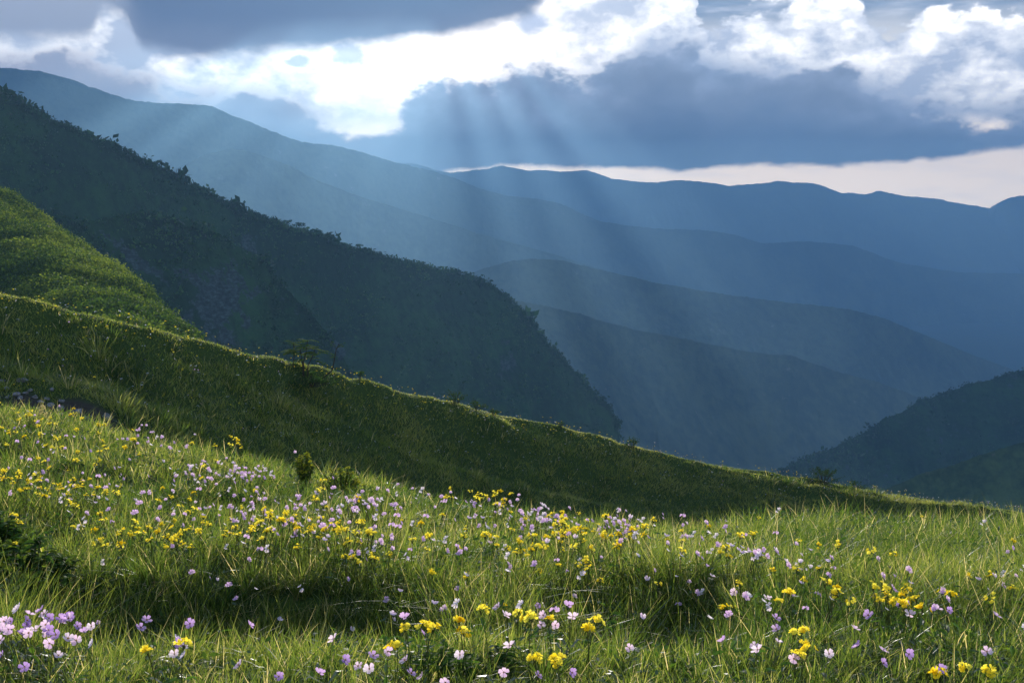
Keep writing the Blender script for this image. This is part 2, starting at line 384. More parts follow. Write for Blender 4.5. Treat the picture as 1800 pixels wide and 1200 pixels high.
# valley floor reaching the horizon
m, n, out = new_mat('valley_ground')
d = n.new('ShaderNodeBsdfDiffuse')
n.put(d.inputs['Color'], n.mix(n.noise(n.new('ShaderNodeNewGeometry').outputs['Position'], 0.002, 6), (0.02, 0.035, 0.015), (0.05, 0.06, 0.03)))
n.put(out.inputs['Surface'], d.outputs[0])
g = np.linspace(-1, 1, 41)
gx, gy = np.meshgrid(g, g, indexing='ij')
gz = -620 + fbm(gx * 30, gy * 30, 3, 5) * 20
tag(np_mesh('ground', np.stack([gx * 30000, gy * 30000 + 10000, gz], -1).reshape(-1, 3), [grid_faces(41, 41)], m, smooth=True), kind='structure')

# ---------------------------------------------------------------- added cloud layers out of view, shading the haze and letting shafts through
def deck(H, x0, x1, d0, d1, nx, ny, gaps, meadow_gap, material, label):
    """gaps: (ground x, ground distance, half width, half length) of each gap, where its shaft would land"""
    te = math.tan(SUN_EL)
    gx = np.linspace(x0, x1, nx); gd = np.linspace(d0, d1, ny)
    GX, GD = np.meshgrid(gx, gd, indexing='ij')
    X = GX + H / te * math.sin(SUN_AZ); Y = GD + H / te * math.cos(SUN_AZ)
    cover = np.ones_like(X)
    if meadow_gap:
        cover *= 1 - (np.hypot((GX + 22) / 75.0, (GD + 5) / 235.0) < 1)  # hole cut so the sun reaches the meadow and left hill
    for hx, hd, rx, rd in gaps:
        w = 1 + 0.35 * fbm(GX / (rx * 1.2) + hx, GD / (rd * 1.2), 3, 5)
        cover *= 1 - (np.hypot((GX - hx) / rx, (GD - hd) / rd) < w)
    for rt, n0, n1, hw in (RENTS if meadow_gap else []):
        w = hw * (1 + 0.5 * vnoise(GD / 260.0 + rt * 50, GX * 0, 7))
        cover *= 1 - ((np.abs(GX / np.maximum(GD, 100) - rt) < w) & (GD > n0) & (GD < n1))
    k = H / 6000.0
    zb = H + 30 * k * fbm(X / 900 / k, Y / 1500 / k, 3, 9); zt = zb + (38 + 14 * fbm(X / 500 / k, Y / 900 / k, 4, 8)) * k
    V = np.concatenate([np.stack([X, Y, zb], -1).reshape(-1, 3), np.stack([X, Y, zt], -1).reshape(-1, 3)])
    ok = (cover[:-1, :-1] * cover[1:, :-1] * cover[1:, 1:] * cover[:-1, 1:]) > 0
    q = grid_faces(nx, ny)[ok.ravel()]
    N = nx * ny
    e = np.concatenate([q[:, [0, 1]], q[:, [1, 2]], q[:, [2, 3]], q[:, [3, 0]]])
    key = e[:, 0].astype(np.int64) * (2 * N) + e[:, 1]; rev = e[:, 1].astype(np.int64) * (2 * N) + e[:, 0]
    be = e[~np.isin(key, rev)]
    side = np.stack([be[:, 0], be[:, 1], be[:, 1] + N, be[:, 0] + N], -1)
    o = np_mesh('added_shade_clouds', V, [q[:, ::-1], q + N, side], material, smooth=True)
    return tag(o, label, kind='structure')
m, n, out = new_mat('added_cloud_sheet')
df = n.new('ShaderNodeBsdfDiffuse'); df.inputs['Color'].default_value = (0.75, 0.77, 0.8, 1)
n.put(out.inputs['Surface'], df.outputs[0])
# rents cut in the added low layer, fanning from the viewer to sharpen the shafts: (sideways ratio, near end, far end, half width as a ratio)
RENTS = [(-0.47, 900, 2100, 0.034), (-0.378, 850, 2100, 0.036), (-0.303, 850, 2100, 0.031), (-0.236, 820, 2100, 0.029), (-0.178, 820, 2100, 0.022), (-0.132, 850, 2100, 0.015), (-0.088, 820, 2100, 0.020), (-0.052, 1000, 2100, 0.0085), (-0.012, 1000, 2100, 0.0095), (0.040, 1350, 2150, 0.0075), (0.098, 1500, 2150, 0.009), (0.160, 1800, 2150, 0.009)]
SHAFTS_LOW = [(-980, 1750, 130, 420)]
SHAFTS_HIGH = [(-1330, 3500, 260, 520), (-500, 3500, 200, 520), (60, 3300, 90, 380), (400, 3500, 90, 350), (-2700, 4300, 240, 500), (-1150, 4700, 240, 600)]
deck(2000.0, -3500, 3500, -1500, 2200, 900, 180, SHAFTS_LOW, True, m, 'added unseen cloud layer over the valley, cut with gaps for light shafts')
deck(6000.0, -7000, 8000, 2150, 7000, 260, 120, SHAFTS_HIGH, False, m, 'added unseen cloud layer beyond the ridges, shading the far haze')

# ---------------------------------------------------------------- haze
m, n, out = new_mat('haze_air')
pv = n.new('ShaderNodeVolumePrincipled')
pv.inputs['Color'].default_value = (0.36, 0.68, 1.0, 1)
pv.inputs['Density'].default_value = 0.00021
pv.inputs['Anisotropy'].default_value = 0.32
n.put(out.inputs['Volume'], pv.outputs[0])
b = np.array([(x, y, z) for x in (-6000, 6000) for y in (-60, 9400) for z in (-660, 480)], float)
fq = np.array([[0, 1, 3, 2], [4, 6, 7, 5], [0, 4, 5, 1], [2, 3, 7, 6], [0, 2, 6, 4], [1, 5, 7, 3]])
hz = tag(np_mesh('haze', b, [fq], m), kind='stuff')
# ---------------------------------------------------------------- meadow terrain
PX = np.array([-500, -200, 0, 150, 300, 450, 600, 750, 900, 1050, 1200, 1350, 1500, 1650, 1800, 2000, 2300], float)
YC = np.array([640, 665, 690, 712, 745, 775, 800, 832, 858, 880, 893, 884, 882, 890, 898, 915, 940], float)   # near crest
DC = np.array([9.6, 9.3, 9.0, 8.7, 8.3, 7.9, 7.5, 7.1, 6.9, 6.9, 7.0, 7.3, 7.6, 7.9, 8.1, 8.4, 8.8], float)
YR = np.array([440, 470, 497, 528, 572, 612, 652, 688, 725, 762, 797, 822, 849, 873, 894, 918, 950], float)   # far ridge of the bank
D1 = np.array([12.0, 11.6, 11.4, 11.6, 12.2, 13.4, 14.8, 16.4, 17.8, 19.0, 20.2, 21.2, 22.0, 22.8, 23.6, 24.6, 26.0], float) * 1.6
TT = (PX - 900) / F
SC = np.array([ts(900, v)[1] for v in YC]); SR = np.array([ts(900, v)[1] for v in YR])
TB = 0.43
D2 = D1 * (TB - SC) / (TB - SR); D2 = np.maximum(D2, D1 + 1.4)
ZC = EYE + SC * DC - 0.20
ZF = EYE + SC * D1 - 0.30
ZR = EYE + SR * D2 - 0.10
# hollow in front of the first mound: deep at left centre and right centre
HOLL = np.interp(PX, [-200, 60, 180, 600, 700, 780, 1000, 1090, 1200, 1280, 1500, 2000], [0.15, 0.25, 1, 1, 0.7, 0.25, 0.25, 0.8, 0.8, 0.35, 0.2, 0.2])
def zraw(t, Y):
    i = lambda a: np.interp(t, TT, a)
    hol = i(HOLL); dc, d1, d2, zc, zf, zr = i(DC), i(D1), i(D2), i(ZC), i(ZF), i(ZR)
    kY = [np.full_like(Y, -8.0), np.full_like(Y, 0.0), np.full_like(Y, 2.5), np.full_like(Y, 3.32), np.full_like(Y, 3.55), np.full_like(Y, 4.12), np.full_like(Y, 4.38), dc, dc + 1.6, d1 - 1.2, d1, (d1 + d2) / 2, d2, d2 + 1.6, d2 + 12, d2 + 60, d2 + 200]
    kZ = [Y * 0 + 0.12, Y * 0 + 0.05, Y * 0 - 0.03, -0.10 - 0.02 * hol, -0.16 - 0.42 * hol, -0.20 - 0.30 * hol, Y * 0 - 0.28, zc, zc - 0.75, zf - 0.55, zf, (zf + zr) / 2 - 0.035 * (d2 - d1), zr, zr - 0.75, zr - 8.0, zr - 50, zr - 190]
    z = kZ[0].copy()
    for a in range(len(kY) - 1):
        w = np.clip((Y - kY[a]) / (kY[a + 1] - kY[a]), 0, 1)
        z = np.where(Y > kY[a], kZ[a] + (kZ[a + 1] - kZ[a]) * w, z)
    return z
def zground(X, Y):
    X = np.asarray(X, float); Y = np.asarray(Y, float)
    t = np.clip(X / np.maximum(Y, 1.8), -0.72, 0.72)
    k = np.clip((Y - 5) / 3, 0.35, 1.0)
    z = sum(zraw(t, Y + o * k) * w for o, w in ((-0.2, 0.15), (-0.1, 0.2), (0, 0.3), (0.1, 0.2), (0.2, 0.15)))
    far = np.clip((Y - 9) / 4, 0, 1)
    v = (Y - np.interp(t, TT, D1)) / (np.interp(t, TT, D2) - np.interp(t, TT, D1))
    mound = np.clip(1.15 - np.abs(v - 0.45) * 1.5, 0, 1)
    z = z + far * (mound * 0.55 * fbm(X / 4.2 + 9, v * 2.4 + X * 0.16, 3, 41, 0.55) + 0.10 * fbm(X / 1.3, Y / 0.9, 3, 43, 0.6) + 0.12 * fbm(X / 2.3, X * 0 + 3, 3, 47)) + (1 - far) * (0.055 * fbm(X / 0.9, Y / 0.7, 3, 44))
    return z
def hit(px, py, h=0.0, ymin=2.0, ymax=52.0):
    """where the sight line through a photo pixel meets the ground raised by h"""
    t, s = ts(px, py)
    Y = np.concatenate([np.arange(ymin, 10, 0.02), np.arange(max(10, ymin), ymax, 0.06)])
    Z = EYE + s * Y; g = zground(t * Y, Y) + h
    k = np.argmax(Z <= g)
    if not (Z <= g).any(): return None
    return float(t * Y[k]), float(Y[k]), float(g[k] - h)

# stony path at the left, beyond the near crest
def bank_v(X, Y):
    t = X / np.maximum(Y, 0.5)
    return (Y - np.interp(t, TT, D1)) / (np.interp(t, TT, D2) - np.interp(t, TT, D1))
def path_mask(X, Y):
    px = 900 + F * X / np.maximum(Y, 0.5)
    v = bank_v(X, Y) + 0.05 * fbm(X * 3, Y * 3, 2, 66)
    top = np.interp(px, [-200, 0, 100, 200], [0.22, 0.18, 0.15, 0.06])
    return np.clip((top - v) / 0.05, 0, 1) * np.clip((v + 0.6) / 0.1, 0, 1) * np.clip((205 - px) / 30, 0, 1) * (0.4 + 0.9 * (fbm(X * 1.6, Y * 1.6, 3, 67) > -0.25))

m, n, out = new_mat('meadow_soil')
pos = n.new('ShaderNodeNewGeometry').outputs['Position']
soil = n.mix(n.noise(pos, 14.0, 5), (0.020, 0.042, 0.012), (0.050, 0.085, 0.020))
dirt = n.mix(n.noise(pos, 30.0, 6), (0.022, 0.022, 0.018), (0.06, 0.058, 0.052))
at = n.new('ShaderNodeAttribute', attribute_name='path')
p = n.new('ShaderNodeBsdfPrincipled'); p.inputs['Roughness'].default_value = 1.0; p.inputs['Specular IOR Level'].default_value = 0.05
n.put(p.inputs['Base Color'], n.mix(at.outputs['Fac'], soil, dirt))
bp = n.new('ShaderNodeBump'); bp.inputs['Strength'].default_value = 0.6; bp.inputs['Distance'].default_value = 0.02
n.put(bp.inputs['Height'], n.noise(pos, 40.0, 5)); n.put(p.inputs['Normal'], bp.outputs[0])
n.put(out.inputs['Surface'], p.outputs[0])
Yg = np.concatenate([np.linspace(-7, 2, 30), np.arange(2.1, 12, 0.06), np.arange(12, 50, 0.14), np.geomspace(50.2, 230, 40)])
ug = np.linspace(-0.85, 0.85, 380)
UG, YG = np.meshgrid(ug, Yg, indexing='ij')
XG = UG * (np.maximum(YG, 0) + 4)
ZG = zground(XG, YG)
tag(np_mesh('meadow', np.stack([XG, YG, ZG], -1).reshape(-1, 3), [grid_faces(len(ug), len(Yg))[:, ::-1]], m, smooth=True, attrs={'path': path_mask(XG, YG).ravel()}), kind='structure')

# ---------------------------------------------------------------- leaf-like materials
def leaf_mat(name, stops, trans=0.5, gloss=0.12, rough=0.38, tboost=1.6, sat=None):
    """thin plant tissue: reflects, lets light through, has a waxy sheen; hue from the per-leaf attribute"""
    m, n, out = new_mat(name)
    at = n.new('ShaderNodeAttribute', attribute_name='hue')
    c = n.ramp(at.outputs['Fac'], stops)
    tc_ = n.mix(1.0, c, (tboost, tboost, tboost * 0.55) if sat is None else sat, 'MULTIPLY')
    d = n.new('ShaderNodeBsdfDiffuse'); n.put(d.inputs['Color'], c)
    tr = n.new('ShaderNodeBsdfTranslucent'); n.put(tr.inputs['Color'], tc_)
    mx = n.new('ShaderNodeMixShader'); mx.inputs[0].default_value = trans
    n.put(mx.inputs[1], d.outputs[0]); n.put(mx.inputs[2], tr.outputs[0])
    gs = n.new('ShaderNodeBsdfGlossy'); gs.inputs['Roughness'].default_value = rough; gs.inputs['Color'].default_value = (0.9, 0.92, 0.95, 1)
    mg = n.new('ShaderNodeMixShader')
    fr = n.new('ShaderNodeFresnel'); fr.inputs['IOR'].default_value = 1.4
    n.put(mg.inputs[0], n.m('ADD', n.m('MULTIPLY', fr.outputs[0], gloss * 2.2), gloss * 0.12))
    n.put(mg.inputs[1], mx.outputs[0]); n.put(mg.inputs[2], gs.outputs[0])
    n.put(out.inputs['Surface'], mg.outputs[0])
    return m
GRASS = leaf_mat('grass_blade', [(0.0, (0.022, 0.050, 0.012)), (0.35, (0.070, 0.115, 0.022)), (0.7, (0.155, 0.19, 0.042)), (0.88, (0.25, 0.25, 0.085)), (0.93, (0.42, 0.35, 0.21)), (1.0, (0.52, 0.43, 0.30))], trans=0.55, gloss=0.05, rough=0.42, tboost=2.5)

rng = np.random.default_rng(7)
def blades(X, Y, h, w, seg, lean=0.25, curl=0.5, z0=None, wind=(0.05, -0.02), out=None):
    """one grass blade at every (X, Y): a bent tapering strip of seg pieces"""
    N = len(X)
    z = zground(X, Y) if z0 is None else z0
    a = rng.uniform(0, 2 * np.pi, N)                    # bending direction
    bx = np.cos(a) * lean * rng.uniform(0.1, 1, N) + wind[0]; by = np.sin(a) * lean * rng.uniform(0.1, 1, N) + wind[1]
    if out is not None: bx = bx + out[0]; by = by + out[1]
    cu = rng.uniform(0.0, 1, N) ** 2 * curl
    f = rng.uniform(0, 2 * np.pi, N)                    # facing of the flat side
    sx_, sy_ = np.cos(f), np.sin(f)
    k = 2 * seg + 1
    V = np.zeros((N, k, 3))
    for j in range(seg + 1):
        u = j / seg
        r = u + cu * u * u * 1.6
        cx = X + bx * h * r; cyy = Y + by * h * r
        cz = z - 0.01 + h * (u - cu * 0.55 * u * u)
        if j < seg:
            ww = w * (1 - u ** 1.6) * 0.5 + w * 0.12
            V[:, 2 * j] = np.stack([cx - sx_ * ww, cyy - sy_ * ww, cz], -1)
            V[:, 2 * j + 1] = np.stack([cx + sx_ * ww, cyy + sy_ * ww, cz], -1)
        else:
            V[:, k - 1] = np.stack([cx, cyy, cz], -1)
    base = np.arange(N)[:, None] * k
    qs = [base + np.array([2 * j, 2 * j + 1, 2 * j + 3, 2 * j + 2]) for j in range(seg - 1)]
    tri = base + np.array([2 * seg - 2, 2 * seg - 1, 2 * seg])
    return V.reshape(-1, 3), (np.concatenate(qs) if qs else np.zeros((0, 4), int)), tri, k
def scatter(n_, y0, y1, tmax=0.56, power=1.0):
    """even random ground points inside the view wedge"""
    Y = np.sqrt(rng.uniform(y0 * y0, y1 * y1, n_)); X = rng.uniform(-tmax, tmax, n_) * (Y + 0.25)
    return X, Y
def lush(X, Y):
    return 0.5 + 0.5 * fbm(X / 0.55 + 3, Y / 0.5, 3, 91)
def build_grass(name, sets, label=None):
    Vs, Qs, Ts, Hs, off = [], [], [], [], 0
    for st_ in sets:
        X, Y, h, w, seg, lean, curl, hue = st_[:8]
        V, q, t, k = blades(X, Y, h, w, seg, lean, curl, out=st_[8] if len(st_) > 8 else None)
        Vs.append(V); Qs.append(q + off); Ts.append(t + off); Hs.append(np.repeat(hue, k)); off += len(V)
    o = np_mesh(name, np.concatenate(Vs), [f for f in (np.concatenate(Qs), np.concatenate(Ts)) if len(f)], GRASS, attrs={'hue': np.concatenate(Hs)})
    return tag(o, label, 'grass' if label else None, kind='stuff')
def tussocks(cx, cy, R, H, nb, w, seg, hue0, hvar, spread=0.7):
    """fountains of blades leaning out of every centre"""
    n_ = len(cx); a = rng.uniform(0, 2 * np.pi, (n_, nb)); r = np.sqrt(rng.uniform(0, 1, (n_, nb)))
    X = cx[:, None] + np.cos(a) * r * R[:, None] * 0.55; Y = cy[:, None] + np.sin(a) * r * R[:, None] * 0.55
    h = H[:, None] * (1.05 - 0.35 * r) * rng.uniform(0.6, 1.15, (n_, nb))
    hue = np.clip(hue0 + rng.normal(0, hvar, (n_, 1)) + rng.normal(0, 0.12, (n_, nb)), 0, 0.87)
    hue = np.where(rng.uniform(0, 1, hue.shape) < 0.06, 0.95, hue)
    f = lambda v: v.ravel()
    return (f(X), f(Y), f(h), f(np.full(X.shape, w) * rng.uniform(0.6, 1.3, X.shape)), seg, 0.25, 1.1, f(hue), (f(np.cos(a) * r * spread), f(np.sin(a) * r * spread)))
def colpx(X, Y): return 900 + F * X / np.maximum(Y, 0.5)
def g_height(X, Y):
    t = np.clip(X / np.maximum(Y, 1), -0.6, 0.6); px = 900 + F * t
    h = np.interp(Y, [1.5, 3.25, 3.5, 3.8, 4.4, 5.5, 9], [0.075, 0.085, 0.14, 0.20, 0.135, 0.12, 0.12])
    # tall stand on the right of the near crest and left of it
    tall = np.clip((px - 1230) / 120, 0, 1) * np.clip((Y - 5.2) / 1.2, 0, 1)
    h = h + 0.045 * tall
    return h * (0.72 + 0.62 * lush(X, Y))
def hues(N, X, Y, straw=0.05, base=0.42):
    b = base + 0.42 * fbm(X / 0.9, Y / 0.9, 3, 12) + rng.normal(0, 0.22, N)
    b = np.clip(b, 0, 0.86)
    return np.where(rng.uniform(0, 1, N) < straw, rng.uniform(0.91, 1, N), b)  # pale straw blades, partly dry grass and partly painted glints
sets = []
for (n_, y0, y1, w, seg, hs) in ((46000, 2.2, 3.4, 0.0022, 4, 1.0), (72000, 3.4, 4.7, 0.0026, 4, 1.0), (84000, 4.7, 6.6, 0.0032, 3, 1.0), (72000, 6.6, 9.8, 0.0044, 3, 1.0)):
    X, Y = scatter(n_, y0, y1)
    keep = rng.uniform(0, 1, n_) < (0.35 + 0.9 * lush(X * 1.7 + 5, Y * 1.7)); X, Y = X[keep], Y[keep]
    tx, ty = np.round(X / 0.11 + 0.4 * vnoise(X * 9, Y * 9, 1)), np.round(Y / 0.11 + 0.4 * vnoise(X * 9, Y * 9, 2))
    pull = 0.45 * (hash2(tx, ty, 5) > 0.45); X = X + (tx * 0.11 - X) * pull; Y = Y + (ty * 0.11 - Y) * pull
    N = len(X)
    h = g_height(X, Y) * rng.uniform(0.4, 1.2, N) * (0.6 + 0.85 * hash2(np.round(X / 0.11), np.round(Y / 0.11), 9))
    sets.append((X, Y, h, w * rng.uniform(0.6, 1.5, N), seg, 0.7, 1.15, hues(N, X, Y, 0.055)))
# sward beside the picture's edges and down the back of the near rise
for (n_, y0, y1) in ((50000, 2.0, 9.8), (60000, 9.8, 19.0)):
    Y = np.sqrt(rng.uniform(y0 * y0, y1 * y1, n_)); sgn = np.where(rng.uniform(0, 1, n_) < 0.5, -1, 1)
    X = sgn * (0.56 * (Y + 0.25) + rng.uniform(0, 2.6, n_)) if y0 < 9 else rng.uniform(-0.62, 0.62, n_) * Y
    if y0 > 9: kk = Y < np.interp(X / Y, TT, D1) - 0.8; X, Y = X[kk], Y[kk]
    N = len(X); sets.append((X, Y, g_height(X, Y) * rng.uniform(0.5, 1.2, N), 0.006 * rng.uniform(0.6, 1.5, N), 3, 0.7, 1.1, hues(N, X, Y)))
cx, cy = scatter(420, 2.5, 9.4); cx, cy = cx[:420], cy[:420]
kk = fbm(cx / 1.1 + 7, cy / 0.9, 2, 301) > -0.1; cx, cy = cx[kk], cy[kk]
sets.append(tussocks(cx, cy, rng.uniform(0.06, 0.14, len(cx)), g_height(cx, cy) * rng.uniform(1.1, 1.7, len(cx)), 70, 0.0034, 4, 0.42, 0.2))
# a few long stalks that stand out above the sward
X, Y = scatter(3400, 2.6, 9.2); N = len(X)
sets.append((X, Y, g_height(X, Y) * rng.uniform(1.3, 1.75, N), np.full(N, 0.0022), 5, 0.8, 1.1, hues(N, X, Y, 0.38, 0.55)))
X, Y = scatter(42000, 2.2, 9.6); kp = rng.uniform(0, 1, len(X)) < 0.15 + 0.9 * (fbm(X / 0.4, Y / 0.4, 3, 71) > 0.02); X, Y = X[kp], Y[kp]; N = len(X)
HERB = (X, Y, N)
build_grass('meadow_grass', sets, 'sunlit green meadow grass with straw-coloured stalks across the foreground')
sets = []
X, Y = scatter(900000, 16.5, 48); 
i = lambda a: np.interp(X / Y, TT, a)
pm = path_mask(X, Y)
lush2 = 0.5 + 0.5 * fbm(X / 2.2 + 3, Y / 1.6, 3, 95)
keep = (Y > i(D1) - 1.2) & (Y < i(D2) + 1.3) & (pm < 0.3 + 0.3 * rng.uniform(0, 1, len(X)))
X, Y, lush2 = X[keep], Y[keep], lush2[keep]; N = len(X)
vv = bank_v(X, Y); edge_ = np.clip((0.93 - vv) / 0.25, 0, 1)
patch_ = 0.5 + 0.5 * fbm(X / 0.9, Y / 0.6, 3, 97)
lush3 = 0.5 + 0.5 * fbm(X / 2.8, vv * 4, 3, 98)

hh = (0.06 + 0.20 * lush2 * (0.2 + 1.1 * patch_)) * (0.3 + 0.7 * edge_) * rng.uniform(0.4, 1.5, N)
sets.append((X, Y, hh, 0.011 * rng.uniform(0.6, 1.3, N), 2, 1.0, 1.2, np.clip(hues(N, X, Y, 0.015, 0.80) + 0.5 * (lush3 - 0.5) + 0.2 * (patch_ - .5), 0, 0.86)))
cx, cy = scatter(5200, 17, 47); vb = bank_v(cx, cy); kk = (vb > -0.05) & (vb < 1.0) & (path_mask(cx, cy) < 0.2); cx, cy = cx[kk], cy[kk]
big = 0.5 + 0.5 * fbm(cx / 3 + 4, cy / 3, 2, 305)
sets.append(tussocks(cx, cy, rng.uniform(0.15, 0.42, len(cx)), (0.15 + 0.34 * big) * rng.uniform(0.6, 1.25, len(cx)) * np.clip((1.02 - bank_v(cx, cy)) / 0.3, 0.3, 1), 46, 0.012, 3, 0.34, 0.36))

build_grass('bank_grass', sets, 'shaded green grass covering the slope beyond the lit foreground')


# low leaves of clover-like herbs between the blades
X, Y, N = HERB
z = zground(X, Y) + g_height(X, Y) * rng.uniform(0.15, 0.75, N)
L_ = 0.011 * rng.uniform(0.6, 1.5, N); a = rng.uniform(0, 2 * np.pi, N); tl = rng.normal(0, 0.5, N); rl = rng.normal(0, 0.5, N)
d = np.stack([np.cos(a) * np.cos(tl), np.sin(a) * np.cos(tl), np.sin(tl)], -1)
b = np.stack([-np.sin(a) * np.cos(rl), np.cos(a) * np.cos(rl), np.sin(rl)], -1) * 0.42
c = np.stack([X, Y, z], -1); L3 = L_[:, None]
V = np.stack([c - d * L3, c - d * L3 * .3 + b * L3 * .9, c + d * L3 * .5 + b * L3 * .8, c + d * L3, c + d * L3 * .5 - b * L3 * .8, c - d * L3 * .3 - b * L3 * .9], 1).reshape(-1, 3)
Fh = np.arange(N * 6).reshape(-1, 6)
HA = (V, Fh, np.repeat(np.clip(rng.normal(0.5, 0.2, N), 0, 0.9), 6))

# broader leaves in patches
X, Y = scatter(26000, 2.3, 9.4); kp = fbm(X / 0.35 + 20, Y / 0.3, 3, 171) > 0.22; X, Y = X[kp], Y[kp]; N = len(X)
z = zground(X, Y) + g_height(X, Y) * rng.uniform(0.25, 0.95, N)
L_ = 0.017 * rng.uniform(0.6, 1.4, N); a = rng.uniform(0, 2 * np.pi, N); tl = rng.normal(0.3, 0.4, N); rl = rng.normal(0, 0.4, N)
d = np.stack([np.cos(a) * np.cos(tl), np.sin(a) * np.cos(tl), np.sin(tl)], -1)
b = np.stack([-np.sin(a) * np.cos(rl), np.cos(a) * np.cos(rl), np.sin(rl)], -1) * 0.38
c = np.stack([X, Y, z], -1); L3 = L_[:, None]; dz = np.array([0, 0, 1.0])
V = np.stack([c - d * L3, c - d * L3 * .3 + b * L3 * .9 + dz * L3 * .2, c + d * L3 * .5 + b * L3 * .8 + dz * L3 * .12, c + d * L3 * 1.1 - dz * L3 * .2, c + d * L3 * .5 - b * L3 * .8 + dz * L3 * .12, c - d * L3 * .3 - b * L3 * .9 + dz * L3 * .2, c + d * L3 * .1], 1)
Fq = (np.arange(N) * 7)[:, None, None] + np.array([[0, 1, 2, 6], [6, 2, 3, 4], [0, 6, 4, 5]])
HB = (V.reshape(-1, 3), Fq.reshape(-1, 4), np.repeat(np.clip(rng.normal(0.32, 0.22, N), 0, 0.9), 7))
# ---------------------------------------------------------------- foliage clumps
def clump_mesh(P, R, nq, q, flat=0.8, jit=0.35, seed=1, hue=0.4, hvar=0.2, up=0.0):
    """many leaf-sized quads spread over a rough dome round every centre P (N,3), radius R (N)"""
    g = np.random.default_rng(seed)
    N = len(P)
    d = g.normal(size=(N, nq, 3)); d[..., 2] = np.abs(d[..., 2]) * 1.0 - 0.25
    d /= np.linalg.norm(d, axis=-1, keepdims=True)
    lump = 1 + 0.35 * np.sin(d[..., 0] * 5 + g.uniform(0, 6, (N, 1))) * np.cos(d[..., 1] * 5 + g.uniform(0, 6, (N, 1)))
    rr = R[:, None] * lump * (1 - jit * g.uniform(0, 1, (N, nq)) ** 1.5)
    c = P[:, None, :] + d * rr[..., None] * np.array([1, 1, flat])
    nrm = d + g.normal(size=d.shape) * 0.7 + np.array([0, 0, up]); nrm /= np.linalg.norm(nrm, axis=-1, keepdims=True)
    a = np.cross(nrm, g.normal(size=d.shape)); a /= np.linalg.norm(a, axis=-1, keepdims=True)
    b = np.cross(nrm, a)
    s = (q * g.uniform(0.6, 1.4, (N, nq)))[..., None] * (np.ones(N) if np.isscalar(q) else 1)[:, None, None] if np.isscalar(q) else (q[:, None] * g.uniform(0.6, 1.4, (N, nq)))[..., None]
    V = np.stack([c - a * s, c - b * s * 0.6, c + a * s, c + b * s * 0.6], 2).reshape(-1, 3)
    Fc = np.arange(N * nq * 4).reshape(-1, 4)
    h = np.clip(hue + g.normal(0, hvar, (N, 1)) * 0.6 + g.normal(0, hvar, (N, nq)) * 0.6, 0, 0.88)
    return V, Fc, np.repeat(h.ravel(), 4)
SCRUB = leaf_mat('scrub_leaf', [(0.0, (0.014, 0.034, 0.008)), (0.5, (0.045, 0.085, 0.013)), (1.0, (0.17, 0.21, 0.03))], trans=0.45, gloss=0.03, rough=0.5, tboost=2.4)
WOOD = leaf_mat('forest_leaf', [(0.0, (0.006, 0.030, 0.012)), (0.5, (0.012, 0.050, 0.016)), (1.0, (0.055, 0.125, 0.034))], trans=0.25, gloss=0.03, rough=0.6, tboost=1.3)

# ---------------------------------------------------------------- bright green hillside on the left
HX = np.array([-420, -300, -150, 0, 60, 120, 180, 230, 270, 300, 330, 360, 400, 460], float)
HYC = np.array([40, 122, 224, 324, 358, 404, 448, 487, 524, 555, 584, 620, 680, 780], float)
HD = np.array([180, 170, 150, 128, 122, 114, 106, 98, 91, 85, 80, 76, 72, 68], float)
HT = (HX - 900) / F
HSC = np.array([ts(900, v)[1] for v in HYC])
HF = HD - np.interp(HX, [-400, 0, 330, 460], [70, 46, 30, 26])
ridge_px = np.interp(HX, PX, YR)
HSF = np.array([ts(900, v)[1] for v in ridge_px + 45])
HZC = EYE + HSC * HD - 0.6; HZF = EYE + HSF * HF
HZF = np.minimum(HZF, HZC - 1.0)
def hill_z(X, Y):
    t = np.clip(X / np.maximum(Y, 1), HT[0], HT[-1])
    i = lambda a: np.interp(t, HT, a)
    d, f, zc, zf = i(HD), i(HF), i(HZC), i(HZF)
    u = (Y - f) / (d - f)
    z = np.where(u < 0, zf + (Y - f) * 0.45, zf + (zc - zf) * np.clip(u, 0, 1) ** 0.9)
    z = np.where(Y > d, zc - (Y - d) * 0.55, z)
    # long shallow folds that run down across the slope
    along = X * 0.50 + Y * 0.86; across = X * 0.86 - Y * 0.50
    z = z + (0.75 * fbm(across / 6.0, along / 30.0, 4, 201) + 0.4 * fbm(X / 3.0, Y / 3.0, 3, 202)) * np.clip(1.2 - np.abs(u - 0.45) * 1.0, 0.25, 1)
    return z
tn = np.linspace(HT[0], HT[-1], 200); Yn = np.concatenate([np.linspace(42, 190, 230), np.linspace(195, 300, 14)])
TN, YN = np.meshgrid(tn, Yn, indexing='ij')
XN = TN * YN; ZN = hill_z(XN, YN)
m, n, out = new_mat('hill_turf')
df = n.new('ShaderNodeBsdfDiffuse'); n.put(df.inputs['Color'], n.mix(n.noise(n.new('ShaderNodeNewGeometry').outputs['Position'], 0.7, 6), (0.008, 0.018, 0.005), (0.025, 0.045, 0.01)))
n.put(out.inputs['Surface'], df.outputs[0])
tag(np_mesh('hill', np.stack([XN, YN, ZN], -1).reshape(-1, 3), [grid_faces(len(tn), len(Yn))[:, ::-1]], m, smooth=True), kind='structure')
g = np.random.default_rng(3)
N = 13000
t = g.uniform(-0.56, HT[-1], N); u = g.uniform(-0.05, 1.02, N)
d = np.interp(t, HT, HD); f = np.interp(t, HT, HF); Y = f + u * (d - f); X = t * Y
dens = 0.5 + 0.5 * fbm(X / 4, Y / 4, 3, 55)
kp = g.uniform(0, 1, N) < 0.55 + dens * 0.6; X, Y, dens = X[kp], Y[kp], dens[kp]
R = 0.40 + 1.0 * dens ** 1.5 * g.uniform(0.3, 1.5, len(X))
